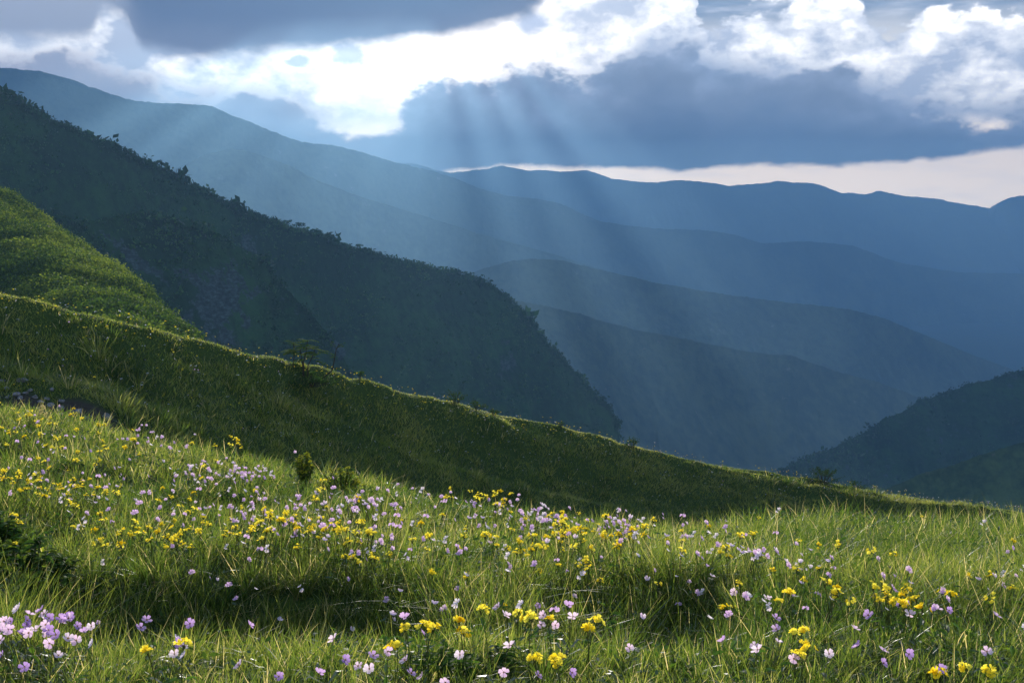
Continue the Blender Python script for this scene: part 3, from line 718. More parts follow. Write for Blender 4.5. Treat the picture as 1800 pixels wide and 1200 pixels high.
V, Fc, H = clump_mesh(np.stack([X, Y, hill_z(X, Y)], -1), R, 60, 0.095, 0.95, 0.4, 5, 0.56, 0.3)
H = np.clip(H + 0.5 * np.repeat(fbm(X / 7, Y / 11, 4, 88), 240), 0, 1)  # sunlit yellow-green patches painted into the scrub hue
tag(np_mesh('scrub', V, [Fc], SCRUB, attrs={'hue': H}), 'low dwarf scrub, bright green in the sun, covering the left hillside', 'scrub', kind='stuff')

# ---------------------------------------------------------------- woods on the dark mountainsides
def woods(name, Vg, cnt, R, nq, q, seed, label, lo=0.0, crest=0, crestR=1.0, sel=None, power=1.0):
    g = np.random.default_rng(seed)
    n_, mm, _ = Vg.shape
    k0 = int((mm) * 0.75)                     # index of the crest row
    a = g.uniform(0, n_ - 1.001, cnt); b = lo + (k0 - lo) * g.uniform(0, 1, cnt) ** power
    if crest:
        a = np.concatenate([a, g.uniform(0, n_ - 1.001, crest)]); b = np.concatenate([b, k0 - np.abs(g.normal(0, 1.2, crest))])
    b = np.clip(b, 0, mm - 2)
    P = Vg[a.astype(int), b.astype(int)] + (Vg[np.minimum(a.astype(int) + 1, n_ - 1), b.astype(int)] - Vg[a.astype(int), b.astype(int)]) * (a % 1)[:, None]
    pn = fbm(P[:, 0] / (R * 22), P[:, 2] / (R * 16), 4, 16); kk = (g.uniform(0, 1, len(P)) < 0.35 + 1.3 * (pn + 0.35)) | (np.arange(len(P)) >= cnt)
    cnt = int(kk[:cnt].sum()); P = P[kk]; pn = pn[kk]
    Rr = R * np.exp(g.normal(-0.15, 0.42, len(P))) * (0.6 + 0.8 * (0.5 + 0.5 * fbm(P[:, 0] / (R * 14), P[:, 1] / (R * 14), 2, 6)))
    if crest: Rr[cnt:] *= crestR
    if sel is not None:
        k = sel(P, g); P, Rr, pn = P[k], Rr[k], pn[k]
    V, Fc, H = clump_mesh(P, Rr, nq, Rr * q, 0.95, 0.5, seed, 0.45, 0.25)
    H = np.clip(H + 0.55 * np.repeat(pn, nq * 4), 0, 1)
    return tag(np_mesh(name, V, [Fc], WOOD, attrs={'hue': H}), label, 'woods', kind='stuff')
def off_rock(P, g):
    r = rock0(P[:, 0], P[:, 1], P[:, 2], np.zeros(len(P)))
    return r < g.uniform(0.1, 0.45, len(P))
def kidx(Vg):
    return Vg.shape[1]
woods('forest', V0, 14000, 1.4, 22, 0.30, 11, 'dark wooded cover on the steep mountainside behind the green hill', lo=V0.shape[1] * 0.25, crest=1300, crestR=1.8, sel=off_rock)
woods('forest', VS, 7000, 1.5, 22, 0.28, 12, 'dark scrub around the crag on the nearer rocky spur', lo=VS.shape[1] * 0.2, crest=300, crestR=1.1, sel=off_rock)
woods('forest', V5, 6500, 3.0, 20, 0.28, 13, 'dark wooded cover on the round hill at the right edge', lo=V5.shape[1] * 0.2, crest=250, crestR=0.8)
# ---------------------------------------------------------------- flowers
def petal_mat(name, stops, trans=0.5, tb=1.0):
    m, n, out = new_mat(name)
    at = n.new('ShaderNodeAttribute', attribute_name='hue')
    c = n.ramp(at.outputs['Fac'], stops)
    d = n.new('ShaderNodeBsdfDiffuse'); n.put(d.inputs['Color'], c)
    tr = n.new('ShaderNodeBsdfTranslucent'); n.put(tr.inputs['Color'], n.mix(1.0, c, (tb, tb, tb), 'MULTIPLY'))
    mx = n.new('ShaderNodeMixShader'); mx.inputs[0].default_value = trans
    n.put(mx.inputs[1], d.outputs[0]); n.put(mx.inputs[2], tr.outputs[0])
    n.put(out.inputs['Surface'], mx.outputs[0])
    return m
LILAC = petal_mat('lilac_petal', [(0.0, (0.36, 0.22, 0.62)), (0.4, (0.64, 0.42, 0.74)), (0.65, (0.84, 0.62, 0.80)), (1.0, (0.93, 0.86, 0.90))], tb=1.2)
YELLOW = petal_mat('yellow_petal', [(0.0, (0.72, 0.40, 0.01)), (0.45, (0.93, 0.70, 0.02)), (1.0, (0.95, 0.86, 0.10))], tb=1.25)
WHITE = petal_mat('white_petal', [(0.0, (0.62, 0.66, 0.78)), (1.0, (0.85, 0.86, 0.88))])
STEM = leaf_mat('plant_stem', [(0.0, (0.05, 0.08, 0.02)), (0.5, (0.11, 0.13, 0.04)), (1.0, (0.16, 0.12, 0.06))], trans=0.2, gloss=0.04)
CENTRE = petal_mat('flower_eye', [(0.0, (0.30, 0.10, 0.02)), (1.0, (0.75, 0.55, 0.05))], trans=0.2)
LEAF = leaf_mat('broad_leaf', [(0.0, (0.020, 0.050, 0.014)), (0.5, (0.045, 0.10, 0.018)), (0.85, (0.12, 0.17, 0.025)), (1.0, (0.30, 0.30, 0.03))], trans=0.5, gloss=0.022, rough=0.55, tboost=2.2)

tag(np_mesh('ground_herbs', HA[0], [HA[1]], LEAF, attrs={'hue': HA[2]}), 'small rounded herb leaves between the grass blades', 'herbs', kind='stuff')
tag(np_mesh('ground_herbs', HB[0], [HB[1]], LEAF, attrs={'hue': HB[2]}), 'patches of broad herb leaves low in the foreground grass', 'herbs', kind='stuff')
class MB:
    def __init__(s): s.V = []; s.F3 = []; s.F4 = []; s.H = []; s.M4 = []; s.M3 = []; s.n = 0; s.mat = 0
    def add(s, V, quads=(), tris=(), hue=0.5):
        V = np.asarray(V, float)
        s.V.append(V); s.H.append(np.full(len(V), hue) if np.isscalar(hue) else np.asarray(hue))
        for q in quads: s.F4.append(np.asarray(q) + s.n); s.M4.append(s.mat)
        for q in tris: s.F3.append(np.asarray(q) + s.n); s.M3.append(s.mat)
        s.n += len(V)
    def tube(s, pts, r0, r1, hue=0.4, k=4):
        pts = np.asarray(pts, float); N = len(pts)
        rr = np.linspace(r0, r1, N)
        rings = []
        for i_ in range(N):
            d = pts[min(i_ + 1, N - 1)] - pts[max(i_ - 1, 0)]; d /= np.linalg.norm(d) + 1e-9
            a = np.cross(d, [0.3, 0.9, 0.1]); a /= np.linalg.norm(a) + 1e-9; b = np.cross(d, a)
            for j in range(k):
                t = 2 * math.pi * j / k
                rings.append(pts[i_] + (a * math.cos(t) + b * math.sin(t)) * rr[i_])
        q = [(i_ * k + j, i_ * k + (j + 1) % k, (i_ + 1) * k + (j + 1) % k, (i_ + 1) * k + j) for i_ in range(N - 1) for j in range(k)]
        s.add(rings, quads=q, hue=hue)
    def mesh(s, name, mats):
        fs = []
        if s.F4: fs.append(np.array(s.F4))
        if s.F3: fs.append(np.array(s.F3))
        me = np_mesh(name, np.concatenate(s.V), fs, None, smooth=False, attrs={'hue': np.concatenate(s.H)}, link=False)
        for m_ in mats: me.materials.append(m_)
        if len(mats) > 1: me.polygons.foreach_set('material_index', np.array(s.M4 + s.M3, np.int32))
        return me
def frame(nrm, rot):
    nrm = np.asarray(nrm, float); nrm = nrm / np.linalg.norm(nrm)
    a = np.cross(nrm, [0.21, 0.37, 0.9] if abs(nrm[2]) < 0.9 else [1, 0, 0]); a /= np.linalg.norm(a); b = np.cross(nrm, a)
    c, s_ = math.cos(rot), math.sin(rot)
    return a * c + b * s_, -a * s_ + b * c, nrm
def blossom(mb, c, nrm, R, g, npet=5, wide=0.36, cup=0.25, hue=0.5):
    """npet separate rounded petals round c, each with a fold along its middle"""
    r0 = g.uniform(0, 6)
    for k in range(npet):
        a, b, nn = frame(nrm, r0 + 2 * math.pi * k / npet + g.normal(0, 0.12))
        L_ = R * g.uniform(0.85, 1.1); w = wide * R * g.uniform(0.85, 1.1); cu = cup * g.uniform(0.3, 1.6)
        prof = [(0.10, 0.10), (0.42, 0.72), (0.74, 1.0), (0.95, 0.72)]
        V = []
        for (u, ww) in prof:
            z = cu * R * u * u
            for sgn in (-1, 0, 1):
                V.append(c + a * L_ * u + b * w * ww * sgn + nn * (z + abs(sgn) * 0.10 * R * ww))
        V.append(c + a * L_ * 0.99 + b * w * 0.35 + nn * cu * R); V.append(c + a * L_ * 0.99 - b * w * 0.35 + nn * cu * R)
        q = [(i_ * 3 + j, i_ * 3 + j + 1, i_ * 3 + j + 4, i_ * 3 + j + 3) for i_ in range(3) for j in range(2)]
        h = np.clip(hue + g.normal(0, 0.06), 0, 1)
        hv = np.array([h + 0.10 * (i_ // 3) / 3 for i_ in range(12)] + [h + 0.1] * 2)
        mb.add(V, quads=q, tris=[(9, 10, 13), (10, 11, 12)], hue=np.clip(hv, 0, 1))
def stem_pts(h, bend, g, n_=5):
    d = np.array([g.normal(0, 1), g.normal(0, 1), 0]); d /= np.linalg.norm(d)
    return np.array([d * bend * h * (u ** 1.8) + np.array([0, 0, h * u * (1 - 0.08 * u)]) for u in np.linspace(0, 1, n_)])
G = np.random.default_rng(21)
def lilac_variant(i_, far):
    g = np.random.default_rng(100 + i_); st = stem_pts(1.0, 0.18, g)
    tip = st[-1]
    nr = np.array([g.normal(0, 0.6), g.normal(-0.35, 0.55), g.uniform(0.2, 1.0)])
    return g, st, tip, nr
def build_lilac(i_, near):
    """unit: stem height 0.2 m"""
    g, st, tip, nr = lilac_variant(i_, not near); st = st * 0.2; tip = tip * 0.2
    hue = g.uniform(0.1, 0.8) if near else 0.3 + 0.7 * g.uniform() ** 0.7
    if near:
        ms = MB(); ms.tube(st, 0.0013, 0.0009, 0.5)
        for k in range(3):   # narrow basal leaves
            a = g.uniform(0, 6.28); L_ = g.uniform(0.04, 0.08)
            d = np.array([math.cos(a), math.sin(a), 0]); s_ = np.array([-math.sin(a), math.cos(a), 0]) * 0.006
            b0 = st[1] * g.uniform(0.3, 1)
            ms.add([b0 - s_ * .3, b0 + s_ * .3, b0 + d * L_ * .6 + s_ + [0, 0, L_ * .4], b0 + d * L_ * .6 - s_ + [0, 0, L_ * .4], b0 + d * L_ + [0, 0, L_ * .3]], quads=[(0, 1, 2, 3)], tris=[(3, 2, 4)], hue=0.3)
        mbs = MB(); blossom(mbs, tip, nr, 0.0175, g, 5, 0.40, 0.35, hue)
        mc = MB()
        a, b, nn = frame(nr, 0)
        for k in range(6):
            t = k * 1.05; mc.tube([tip + (a * math.cos(t) + b * math.sin(t)) * 0.001, tip + (a * math.cos(t) + b * math.sin(t)) * 0.0028 + nn * 0.0045], 0.0005, 0.0009, 0.3, 3)
        return [('stem', ms.mesh('stem', [STEM])), ('blossom', mbs.mesh('blossom', [LILAC])), ('flower_centre', mc.mesh('flower_centre', [CENTRE]))]
    mb = MB(); mb.tube(st, 0.0016, 0.0012, 0.5, 3); mb.mat = 1
    blossom(mb, tip, nr, 0.0110, g, 5, 0.42, 0.35, hue)
    if g.uniform() < 0.6:
        blossom(mb, tip + g.normal(0, 0.012, 3) - [0, 0, 0.008], nr + g.normal(0, 0.5, 3), 0.0100, g, 5, 0.42, 0.35, hue)
    return [('lilac_flower', mb.mesh('lilac_flower', [STEM, LILAC]))]
def build_yellow(i_, near):
    g = np.random.default_rng(300 + i_); st = stem_pts(0.2, 0.15, g); tip = st[-1]
    fs = 1.0 if near else 0.74; nb = int(g.integers(5, 9)); hue = g.uniform(0.35, 0.8)
    ms = MB(); ms.tube(st, 0.0018, 0.0014, 0.35, 4 if near else 3)
    heads = []
    for k in range(nb):
        a = g.uniform(0, 6.28); r = 0.021 * fs * math.sqrt(g.uniform(0.02, 1))
        p_ = tip + np.array([math.cos(a) * r, math.sin(a) * r, 0.012 - r * 0.5 + g.normal(0, 0.005)])
        ms.tube([tip - [0, 0, 0.012], tip * 0.4 + p_ * 0.6, p_], 0.0009, 0.0007, 0.4, 3)
        nr = np.array([math.cos(a) * r * 40, math.sin(a) * r * 40 - 0.25, 0.7]) + g.normal(0, 0.25, 3)
        heads.append((p_, nr))
    if near:
        parts = [('stem', ms.mesh('stem', [STEM]))]
        for p_, nr in heads:
            mb = MB(); blossom(mb, p_, nr, 0.0115, g, 5, 0.42, 0.45, np.clip(hue + g.normal(0, 0.15), 0, 1))
            parts.append(('blossom', mb.mesh('blossom', [YELLOW])))
        return parts
    ms.mat = 1
    for p_, nr in heads:
        blossom(ms, p_, nr, 0.0080, g, 5, 0.42, 0.45, np.clip(hue + g.normal(0, 0.15), 0, 1))
    return [('yellow_flower', ms.mesh('yellow_flower', [STEM, YELLOW]))]
def build_white(i_, near):
    g = np.random.default_rng(500 + i_); st = stem_pts(0.2, 0.15, g); mb = MB(); mb.tube(st, 0.0015, 0.001, 0.4, 3); mb.mat = 1
    for k in range(4):
        blossom(mb, st[-1] + g.normal(0, 0.010, 3) * [1, 1, .5], np.array([g.normal(0, .5), -0.4, .7]), 0.009, g, 5, 0.42, 0.2, g.uniform())
    return [('white_flower', mb.mesh('white_flower', [STEM, WHITE]))]
VARS = {}
def variants(kind, near):
    if (kind, near) not in VARS:
        fn = {'lilac': build_lilac, 'yellow': build_yellow, 'white': build_white}[kind]
        VARS[(kind, near)] = [fn(i_ + (50 if near else 0), near) for i_ in range(14 if near else 10)]
    return VARS[(kind, near)]
GROUPS = {'lilac': 'lilac flowers in the meadow', 'yellow': 'yellow flowers in the meadow', 'white': 'small white flowers on the shaded slope'}
def plant_flower(kind, x, y, z, h, near, label, scale=1.0):
    vs = variants(kind, near); v = vs[int(G.integers(len(vs)))]
    rz = G.uniform(-0.9, 0.9) if kind == 'lilac' else G.uniform(0, 6.28)
    if near:
        o = bpy.data.objects.new(kind + '_flower', None); o.empty_display_size = 0.02
        COL.objects.link(o)
        for nm, me in v:
            c = bpy.data.objects.new(nm, me); COL.objects.link(c); c.parent = o
    else:
        o = bpy.data.objects.new(kind + '_flower', v[0][1]); COL.objects.link(o)
    o.location = (x, y, z - 0.004); o.rotation_euler = (G.normal(0, 0.08), G.normal(0, 0.08), rz)
    o.scale = (scale, scale, h / 0.2) if False else (scale, scale, scale)
    tag(o, label, kind + ' flower', GROUPS[kind])
    return o

LIL = [(2,1088),(18,1080),(33,1076),(45,1094),(58,1090),(66,1084),(34,1108),(14,1112),(48,1110),(84,1092),(95,1084),(108,1094),(130,1088),(75,1108),(92,1110),(112,1112),(128,1118),(150,1100),(27,1063),(5,1072),(27,1087),(52,1083),(70,1074),(90,1077),(117,1077),(110,1080),(148,1084),(15,1097),(28,1098),(10,1105),(40,1090),(42,1102),(52,1097),(63,1102),(80,1102),(100,1093),(120,1102),(168,1105),(75,1122),(90,1143),(160,1125),(254,1090),(269,1089),(287,1127),(290,1155),(328,1093),(417,1100),(572,1117),(293,1127),(303,1124),(295,1153),(588,1153),(450,1190),(472,1190),(560,1190),(5,1140),(22,1160),
 (887,1060),(892,1072),(928,1058),(710,1085),(728,1112),(663,1147),(672,1142),(788,1142),(720,1158),(723,1178),(757,1178),(780,1190),(630,1177),(965,1083),(990,1095),(1002,1067),(993,1077),(937,1092),(877,1123),(873,1175),(933,1173),(1087,1128),(980,1170),(650,1165),
 (1242,1015),(1355,1038),(1305,1040),(1373,1080),(1352,1093),(1297,1118),(1323,1135),(1333,1133),(1357,1130),(1370,1152),(1537,1072),(1617,1063),(1595,1073),(1655,1072),(1665,1068),(1750,1027),(1743,1080),(1788,1092),(1585,1137),(1558,1148),(1547,1167),(1515,1140),(1630,1165),(1495,1107),(1723,1140),(1447,1150)]
YEL = [(317,1128),(273,1135),(858,1067),(868,1062),(920,1077),(930,1083),(912,1070),(1030,1083),(1036,1090),(743,1092),(752,1096),(813,1093),(820,1099),(722,1103),(757,1103),(698,1118),(692,1138),(680,1143),(987,1167),(953,1157),(995,1172),(1387,1102),(1400,1100),(1400,1138),(1392,1141),(1410,1136),(1562,1060),(1597,1062),(1610,1053),(1662,1035),(1652,1040),(1400,1043),(1727,1177),(1757,1180),(1647,1173),(1765,1030),(970,1086)]
YELM = [(23,910),(43,917),(32,912),(187,913),(210,935),(267,925),(310,940),(318,936),(187,960),(180,955),(213,963),(220,958),(263,962),(350,903),(318,910),(357,922),(383,932),(420,925),(432,925),(448,945),(462,933),(480,913),(513,915),(522,917),(530,905),(547,910),(567,927),(583,927),(542,933),(813,928),(720,940),(628,915),(648,932),(612,933),(648,942),(605,977),(635,988),(630,983),(650,978),(680,980),(948,960),(937,967),(878,960),(897,968),(1035,987),(1022,990),(1005,932),(998,920),(967,903),(977,907),(1010,937),(1022,933),(1062,945),(1042,907),(1137,913),(1147,942),(1173,945),(1097,950),(987,943),(857,950),(787,903),(1405,1003),(1367,1005),(1257,925),(1210,930),(1450,955),(1720,1013),(1750,1013),
 (7,707),(68,737),(60,740),(25,718),(33,738),(172,745),(182,745),(152,735),(163,743),(178,748),(33,758),(20,760),(17,780),(43,767),(108,765),(110,785),(100,770),(150,793),(173,790),(180,788),(185,808),(192,777),(10,843),(18,840),(30,845),(55,850),(67,842),(147,842),(142,838),(97,857),(113,858),(123,865),(73,857),(108,883),(127,890),(147,887),(340,778),(370,782),(400,767),(405,763),(420,772),(442,770),(447,778),(463,782),(387,807),(333,877),(343,895),(292,880),(363,817),(462,897),(555,863),(567,848),(200,867),(850,870),(840,865),(862,873),(830,862),(790,858),(900,900)]
ORD = 'first second third fourth fifth sixth seventh eighth ninth tenth eleventh twelfth thirteenth fourteenth fifteenth sixteenth seventeenth eighteenth nineteenth twentieth'.split()
ZONES = [  # (x0, x1, y0, y1, words)
    (0, 60, 1040, 1115, 'in the dense clump at the lower left corner'), (60, 180, 1040, 1115, 'beside the dark hollow at lower left'),
    (0, 200, 1115, 1200, 'low in the grass of the lower left corner'), (200, 620, 1040, 1115, 'on the lip below the long dark hollow'),
    (200, 620, 1115, 1200, 'in the short grass below the dark hollow'), (620, 760, 1070, 1125, 'left of the middle, above the low leafy plant'),
    (620, 820, 1125, 1200, 'around the low leafy plant at the bottom middle'), (760, 900, 1040, 1125, 'on the lit edge at the bottom middle'),
    (900, 1100, 1040, 1110, 'on the lit edge right of the middle'), (820, 1150, 1110, 1200, 'in the bottom grass right of the middle'),
    (1150, 1480, 1000, 1110, 'in the grass above the right-hand hollow'), (1200, 1480, 1110, 1200, 'in the bottom grass near the right-hand hollow'),
    (1480, 1680, 1040, 1110, 'left of the leafy plant at the lower right'), (1680, 1810, 1000, 1110, 'above the leafy plant at the lower right'),
    (1480, 1810, 1110, 1200, 'in the lower right corner')]
def zone_of(px, py):
    for z_ in ZONES:
        if z_[0] <= px < z_[1] and z_[2] <= py < z_[3]: return z_[4]
    return None
def band_of(px, py):
    col = ['at the left edge', 'left of the middle', 'in the middle', 'right of the middle', 'at the right edge'][int(np.clip(px / 360, 0, 4))]
    if py < 800: row = 'beside the dark slope'
    elif py < 870: row = 'along the upper lit sward'
    elif py < 930: row = 'in the broad flowering band'
    else: row = 'above the hollows'
    return row + ' ' + col
heroes = []
for kind, pts in (('lilac', LIL), ('yellow', YEL)):
    groups = {}
    for p_ in pts: groups.setdefault(zone_of(*p_) or band_of(*p_), []).append(p_)
    for zname, ps in groups.items():
        ps.sort()
        for k, p_ in enumerate(ps):
            noun = 'lilac flower' if kind == 'lilac' else 'yellow flower'
            lab = f'{noun} {zname}' if len(ps) == 1 else (f'{ORD[k]} {noun} from the left, {zname}' if k < 20 else f'{noun} {zname}')
            heroes.append((kind, p_, lab))
count = {'lilac': 0, 'yellow': 0, 'white': 0}
stuff_pts = {'lilac': [], 'yellow': [], 'white': []}
for kind, (px, py), lab in heroes:
    sc_ = G.uniform(0.72, 0.98)
    h = hit(px, py, 0.19 * sc_, 2.6)
    if h is None: continue
    plant_flower(kind, h[0], h[1], h[2], 0.2, True, lab, sc_); count[kind] += 1
def mid(kind, px, py, hs=0.9):
    h = hit(px, py, 0.19 * hs, 3.4, 12)
    if h is None: return
    if h[1] > 10.2: return
    if count[kind] < 300:
        w = {'lilac': 'small pale lilac flower', 'yellow': 'small yellow flower head'}[kind]
        plant_flower(kind, h[0], h[1], h[2], 0.2, False, f'{w} {band_of(px, py)}', hs); count[kind] += 1
    else: stuff_pts[kind].append((h[0], h[1], h[2], hs))
for px, py in YELM: mid('yellow', px, py, G.uniform(0.8, 1.05))
# loose drifts: (x, y, spread x, spread y, how many)
LD = [(1080, 925, 60, 14, 34), (930, 905, 60, 16, 34), (370, 830, 55, 14, 26), (440, 830, 40, 12, 22), (600, 880, 60, 20, 30), (250, 765, 35, 12, 16), (150, 860, 100, 30, 26), (480, 870, 80, 24, 22), (540, 915, 90, 22, 26), (60, 770, 60, 40, 14), (1240, 945, 60, 22, 16), (1385, 972, 40, 14, 10), (700, 870, 60, 18, 14), (350, 905, 110, 25, 18), (640, 950, 60, 20, 10), (1315, 970, 20, 8, 6), (1740, 1000, 50, 25, 8), (1100, 895, 60, 12, 10), (800, 940, 420, 45, 50), (1000, 1030, 560, 60, 40), (250, 800, 200, 30, 18), (1450, 1040, 250, 50, 12), (850, 885, 60, 12, 14)]
YD = [(330, 930, 120, 14, 20), (90, 850, 60, 14, 12), (500, 915, 80, 14, 12), (1000, 920, 50, 16, 14), (80, 745, 60, 20, 10), (420, 772, 40, 8, 6), (860, 872, 40, 8, 8), (1090, 940, 60, 12, 6), (940, 962, 40, 8, 5), (150, 790, 100, 30, 12), (640, 930, 40, 14, 8), (1600, 1060, 50, 12, 6), (1400, 1060, 200, 60, 10), (900, 960, 500, 50, 26), (300, 870, 160, 25, 12)]
jobs = []
for kind, dd in (('lilac', LD), ('yellow', YD)):
    for cx, cy_, ax, ay, nn_ in dd:
        for k in range(int(nn_ * (1.55 if kind == 'lilac' else 1.7))): jobs.append((kind, G.normal(cx, ax * 0.8), G.normal(cy_, ay * 0.8)))
jobs.sort(key=lambda j: -j[2])
for kind, px, py in jobs:
    if -20 < px < 1820: mid(kind, px, py, G.uniform(0.72, 1.1))
# flowers of the shaded slope and its ridge
def bank_pt(px, fy):
    yr, yc_ = np.interp(px, PX, YR), np.interp(px, PX, YC)
    py = yr + (yc_ - yr) * fy
    h = hit(px, py, 0.10, 16, 50)
    return (h, py)
for kind, nn_, fn in (('yellow', 620, lambda: min(0.9, G.exponential(0.16))), ('white', 420, lambda: G.uniform(0.02, 0.95)), ('lilac', 260, lambda: G.uniform(0.1, 1.0)), ('yellow', 240, lambda: G.uniform(0.1, 1.0))):
    for k in range(nn_):
        px = G.uniform(-20, 1820); h, py = bank_pt(px, fn())
        if h is None or h[1] < 16.5 or path_mask(np.array(h[0]), np.array(h[1])) > 0.4: continue
        if kind == 'white' and count['white'] < 160:
            where = ['high on the left of the shaded slope', 'on the shaded slope below the sapling', 'on the middle of the shaded slope', 'on the right of the shaded slope', 'near the right end of the shaded slope'][int(np.clip(px / 360, 0, 4))]
            plant_flower('white', h[0], h[1], h[2], 0.2, False, 'tiny white flower ' + where, G.uniform(0.8, 1.5)); count['white'] += 1
        else: stuff_pts[kind].append((h[0], h[1], h[2], G.uniform(0.6, 1.25)))
for kind, pts in stuff_pts.items():
    vs = variants(kind, False); data = []
    for nm, me in [v[0] for v in vs]:
        co = np.zeros(len(me.vertices) * 3, np.float32); me.vertices.foreach_get('co', co); co = co.reshape(-1, 3)
        li = np.zeros(len(me.loops), np.int32); me.loops.foreach_get('vertex_index', li)
        ls = np.zeros(len(me.polygons), np.int32); me.polygons.foreach_get('loop_total', ls)
        mi = np.zeros(len(me.polygons), np.int32); me.polygons.foreach_get('material_index', mi)
        hu = np.zeros(len(me.vertices), np.float32); me.attributes['hue'].data.foreach_get('value', hu)
        n4 = int((ls == 4).sum()); data.append((co, li[:n4 * 4].reshape(-1, 4), li[n4 * 4:].reshape(-1, 3), mi[:n4], mi[n4:], hu))
    Vs, F4, F3, M4, M3, Hs, off = [], [], [], [], [], [], 0
    for (x, y, z, s_) in pts:
        co, f4, f3, m4_, m3_, hu = data[int(G.integers(len(data)))]
        a = G.uniform(0, 6.28) if kind != 'lilac' else G.uniform(-0.9, 0.9); ca, sa = math.cos(a), math.sin(a)
        s_ = s_ * (0.95 if y > 10 else 1)
        Vs.append(np.stack([co[:, 0] * ca - co[:, 1] * sa, co[:, 0] * sa + co[:, 1] * ca, co[:, 2]], -1) * s_ + [x, y, z])
        F4.append(f4 + off); F3.append(f3 + off); M4.append(m4_); M3.append(m3_); Hs.append(hu); off += len(co)
    if not pts: continue
    o = np_mesh(kind + '_flowers', np.concatenate(Vs), [np.concatenate(F4), np.concatenate(F3)], None, attrs={'hue': np.concatenate(Hs)})
    for m_ in vs[0][0][1].materials: o.data.materials.append(m_)
    o.data.polygons.foreach_set('material_index', np.concatenate(M4 + M3).astype(np.int32))
    tag(o, {'lilac': 'far scattered lilac flowers on the slope', 'yellow': 'far yellow flowers scattered along the slope and its ridge', 'white': 'far white flower specks on the shaded slope'}[kind], kind + ' flowers', kind='stuff')

# ---------------------------------------------------------------- leafy plants
def leaf(mb, base, d, up, L_, W_, hue, rows=6, lobes=0.0, fold=0.25, droop=0.4, tipp=0.9):
    d = np.asarray(d, float); d /= np.linalg.norm(d)
    side = np.cross(d, up); side /= np.linalg.norm(side) + 1e-9; nn = np.cross(side, d)
    V = []
    for i_ in range(rows + 1):
        u = i_ / rows
        w = math.sin(math.pi * min(1, u ** tipp * 0.94 + 0.04)) ** 0.8
        if lobes: w *= 1 + lobes * (1 if i_ % 2 else -0.6)
        c = np.asarray(base) + d * L_ * u - nn * 0 + np.array([0, 0, -droop * L_ * u * u])
        for sgn in (-1, 0, 1):
            V.append(c + side * W_ * 0.5 * w * sgn + nn * abs(sgn) * fold * W_ * w * 0.5)
    q = [(i_ * 3 + j, i_ * 3 + j + 1, i_ * 3 + j + 4, i_ * 3 + j + 3) for i_ in range(rows) for j in range(2)]
    mb.add(V, quads=q, hue=float(np.clip(hue, 0, 1)))
def leafy(name, px, py, label, cat, w, h, nst, nlf, LL, WW, hue, seed, lobes=0.0, hy=0.0, ymin=2.4, ymax=14, bunch=True, tiphue=0.25, splay=0.9, group=None):
    """a plant of nst arching stems, each stem a part that carries its leaves; w, h in metres"""
    hp = hit(px, py, hy, ymin, ymax)
    if hp is None: print('miss', label); return None
    g = np.random.default_rng(seed)
    o = bpy.data.objects.new(name, None); o.empty_display_size = 0.05; COL.objects.link(o); o.location = hp
    for k in range(nst):
        a = g.uniform(0, 6.28); r = math.sqrt(g.uniform(0.0, 1)); R = w * 0.5 * r * splay
        H = h * (1 - 0.55 * r * r) * g.uniform(0.75, 1.1)
        root = np.array([math.cos(a), math.sin(a), 0]) * R * 0.35
        tip = np.array([math.cos(a) * R, math.sin(a) * R, H])
        pts = [root + (tip - root) * u + np.array([0, 0, 1]) * H * 0.25 * math.sin(math.pi * u) * 0.6 for u in np.linspace(0, 1, 5)]
        ms = MB(); ms.tube(pts, 0.006 * h / 0.2 if h < 0.3 else 0.009, 0.0015, 0.35, 4)
        so = bpy.data.objects.new('stem', ms.mesh('stem', [STEM])); COL.objects.link(so); so.parent = o
        ml = MB()
        for j in range(nlf):
            u = 0.30 + 0.70 * (j + 0.5) / nlf if not bunch else g.uniform(0.45, 1.0)
            f_ = u * 4; i0 = min(3, int(f_)); b0 = pts[i0] + (pts[i0 + 1] - pts[i0]) * (f_ - i0)
            aa = g.uniform(0, 6.28)
            dd = np.array([math.cos(aa), math.sin(aa), g.uniform(-0.15, 0.75)])
            upv = np.array([g.normal(0, 0.35), g.normal(0, 0.35), 1.0])
            s_ = g.uniform(0.65, 1.2)
            leaf(ml, b0, dd, upv, LL * s_, WW * s_, hue + g.normal(0, 0.13) + (tiphue if u > 0.85 else 0), 6 if LL > 0.02 else 3, lobes, 0.25, 0.35)
        lo = bpy.data.objects.new('leaves', ml.mesh('leaves', [LEAF])); COL.objects.link(lo); lo.parent = so
    tag(o, label, cat, group)
    return o
leafy('leafy_bush', 50, 1055, 'dark green bush of pointed leaves at the left edge above the lilac clump', 'bush', 0.46, 0.25, 40, 11, 0.052, 0.025, 0.2, 1, lobes=0.12, tiphue=0.5)
leafy('leafy_bush', -10, 1020, 'dark leafy bush cut by the left edge, taller than its neighbour', 'bush', 0.34, 0.30, 28, 11, 0.054, 0.027, 0.18, 2, lobes=0.12, tiphue=0.5)
leafy('leafy_plant', 150, 1062, 'low dark plant with grey-sheened leaves at the left end of the dark hollow', 'plant', 0.16, 0.09, 8, 5, 0.045, 0.026, 0.1, 3, lobes=0.2)
leafy('leafy_plant', 770, 1195, 'low leafy plant with arching leaves at the bottom, left of the middle', 'plant', 0.26, 0.085, 20, 6, 0.040, 0.017, 0.3, 4, tiphue=0.3)
leafy('leafy_plant', 870, 1180, 'small leafy plant at the bottom middle under the yellow flower heads', 'plant', 0.16, 0.07, 10, 6, 0.034, 0.016, 0.3, 5)
leafy('leafy_plant', 1700, 1120, 'toothed dark green leafy plant at the lower right', 'plant', 0.24, 0.14, 16, 7, 0.042, 0.026, 0.28, 6, lobes=0.3)
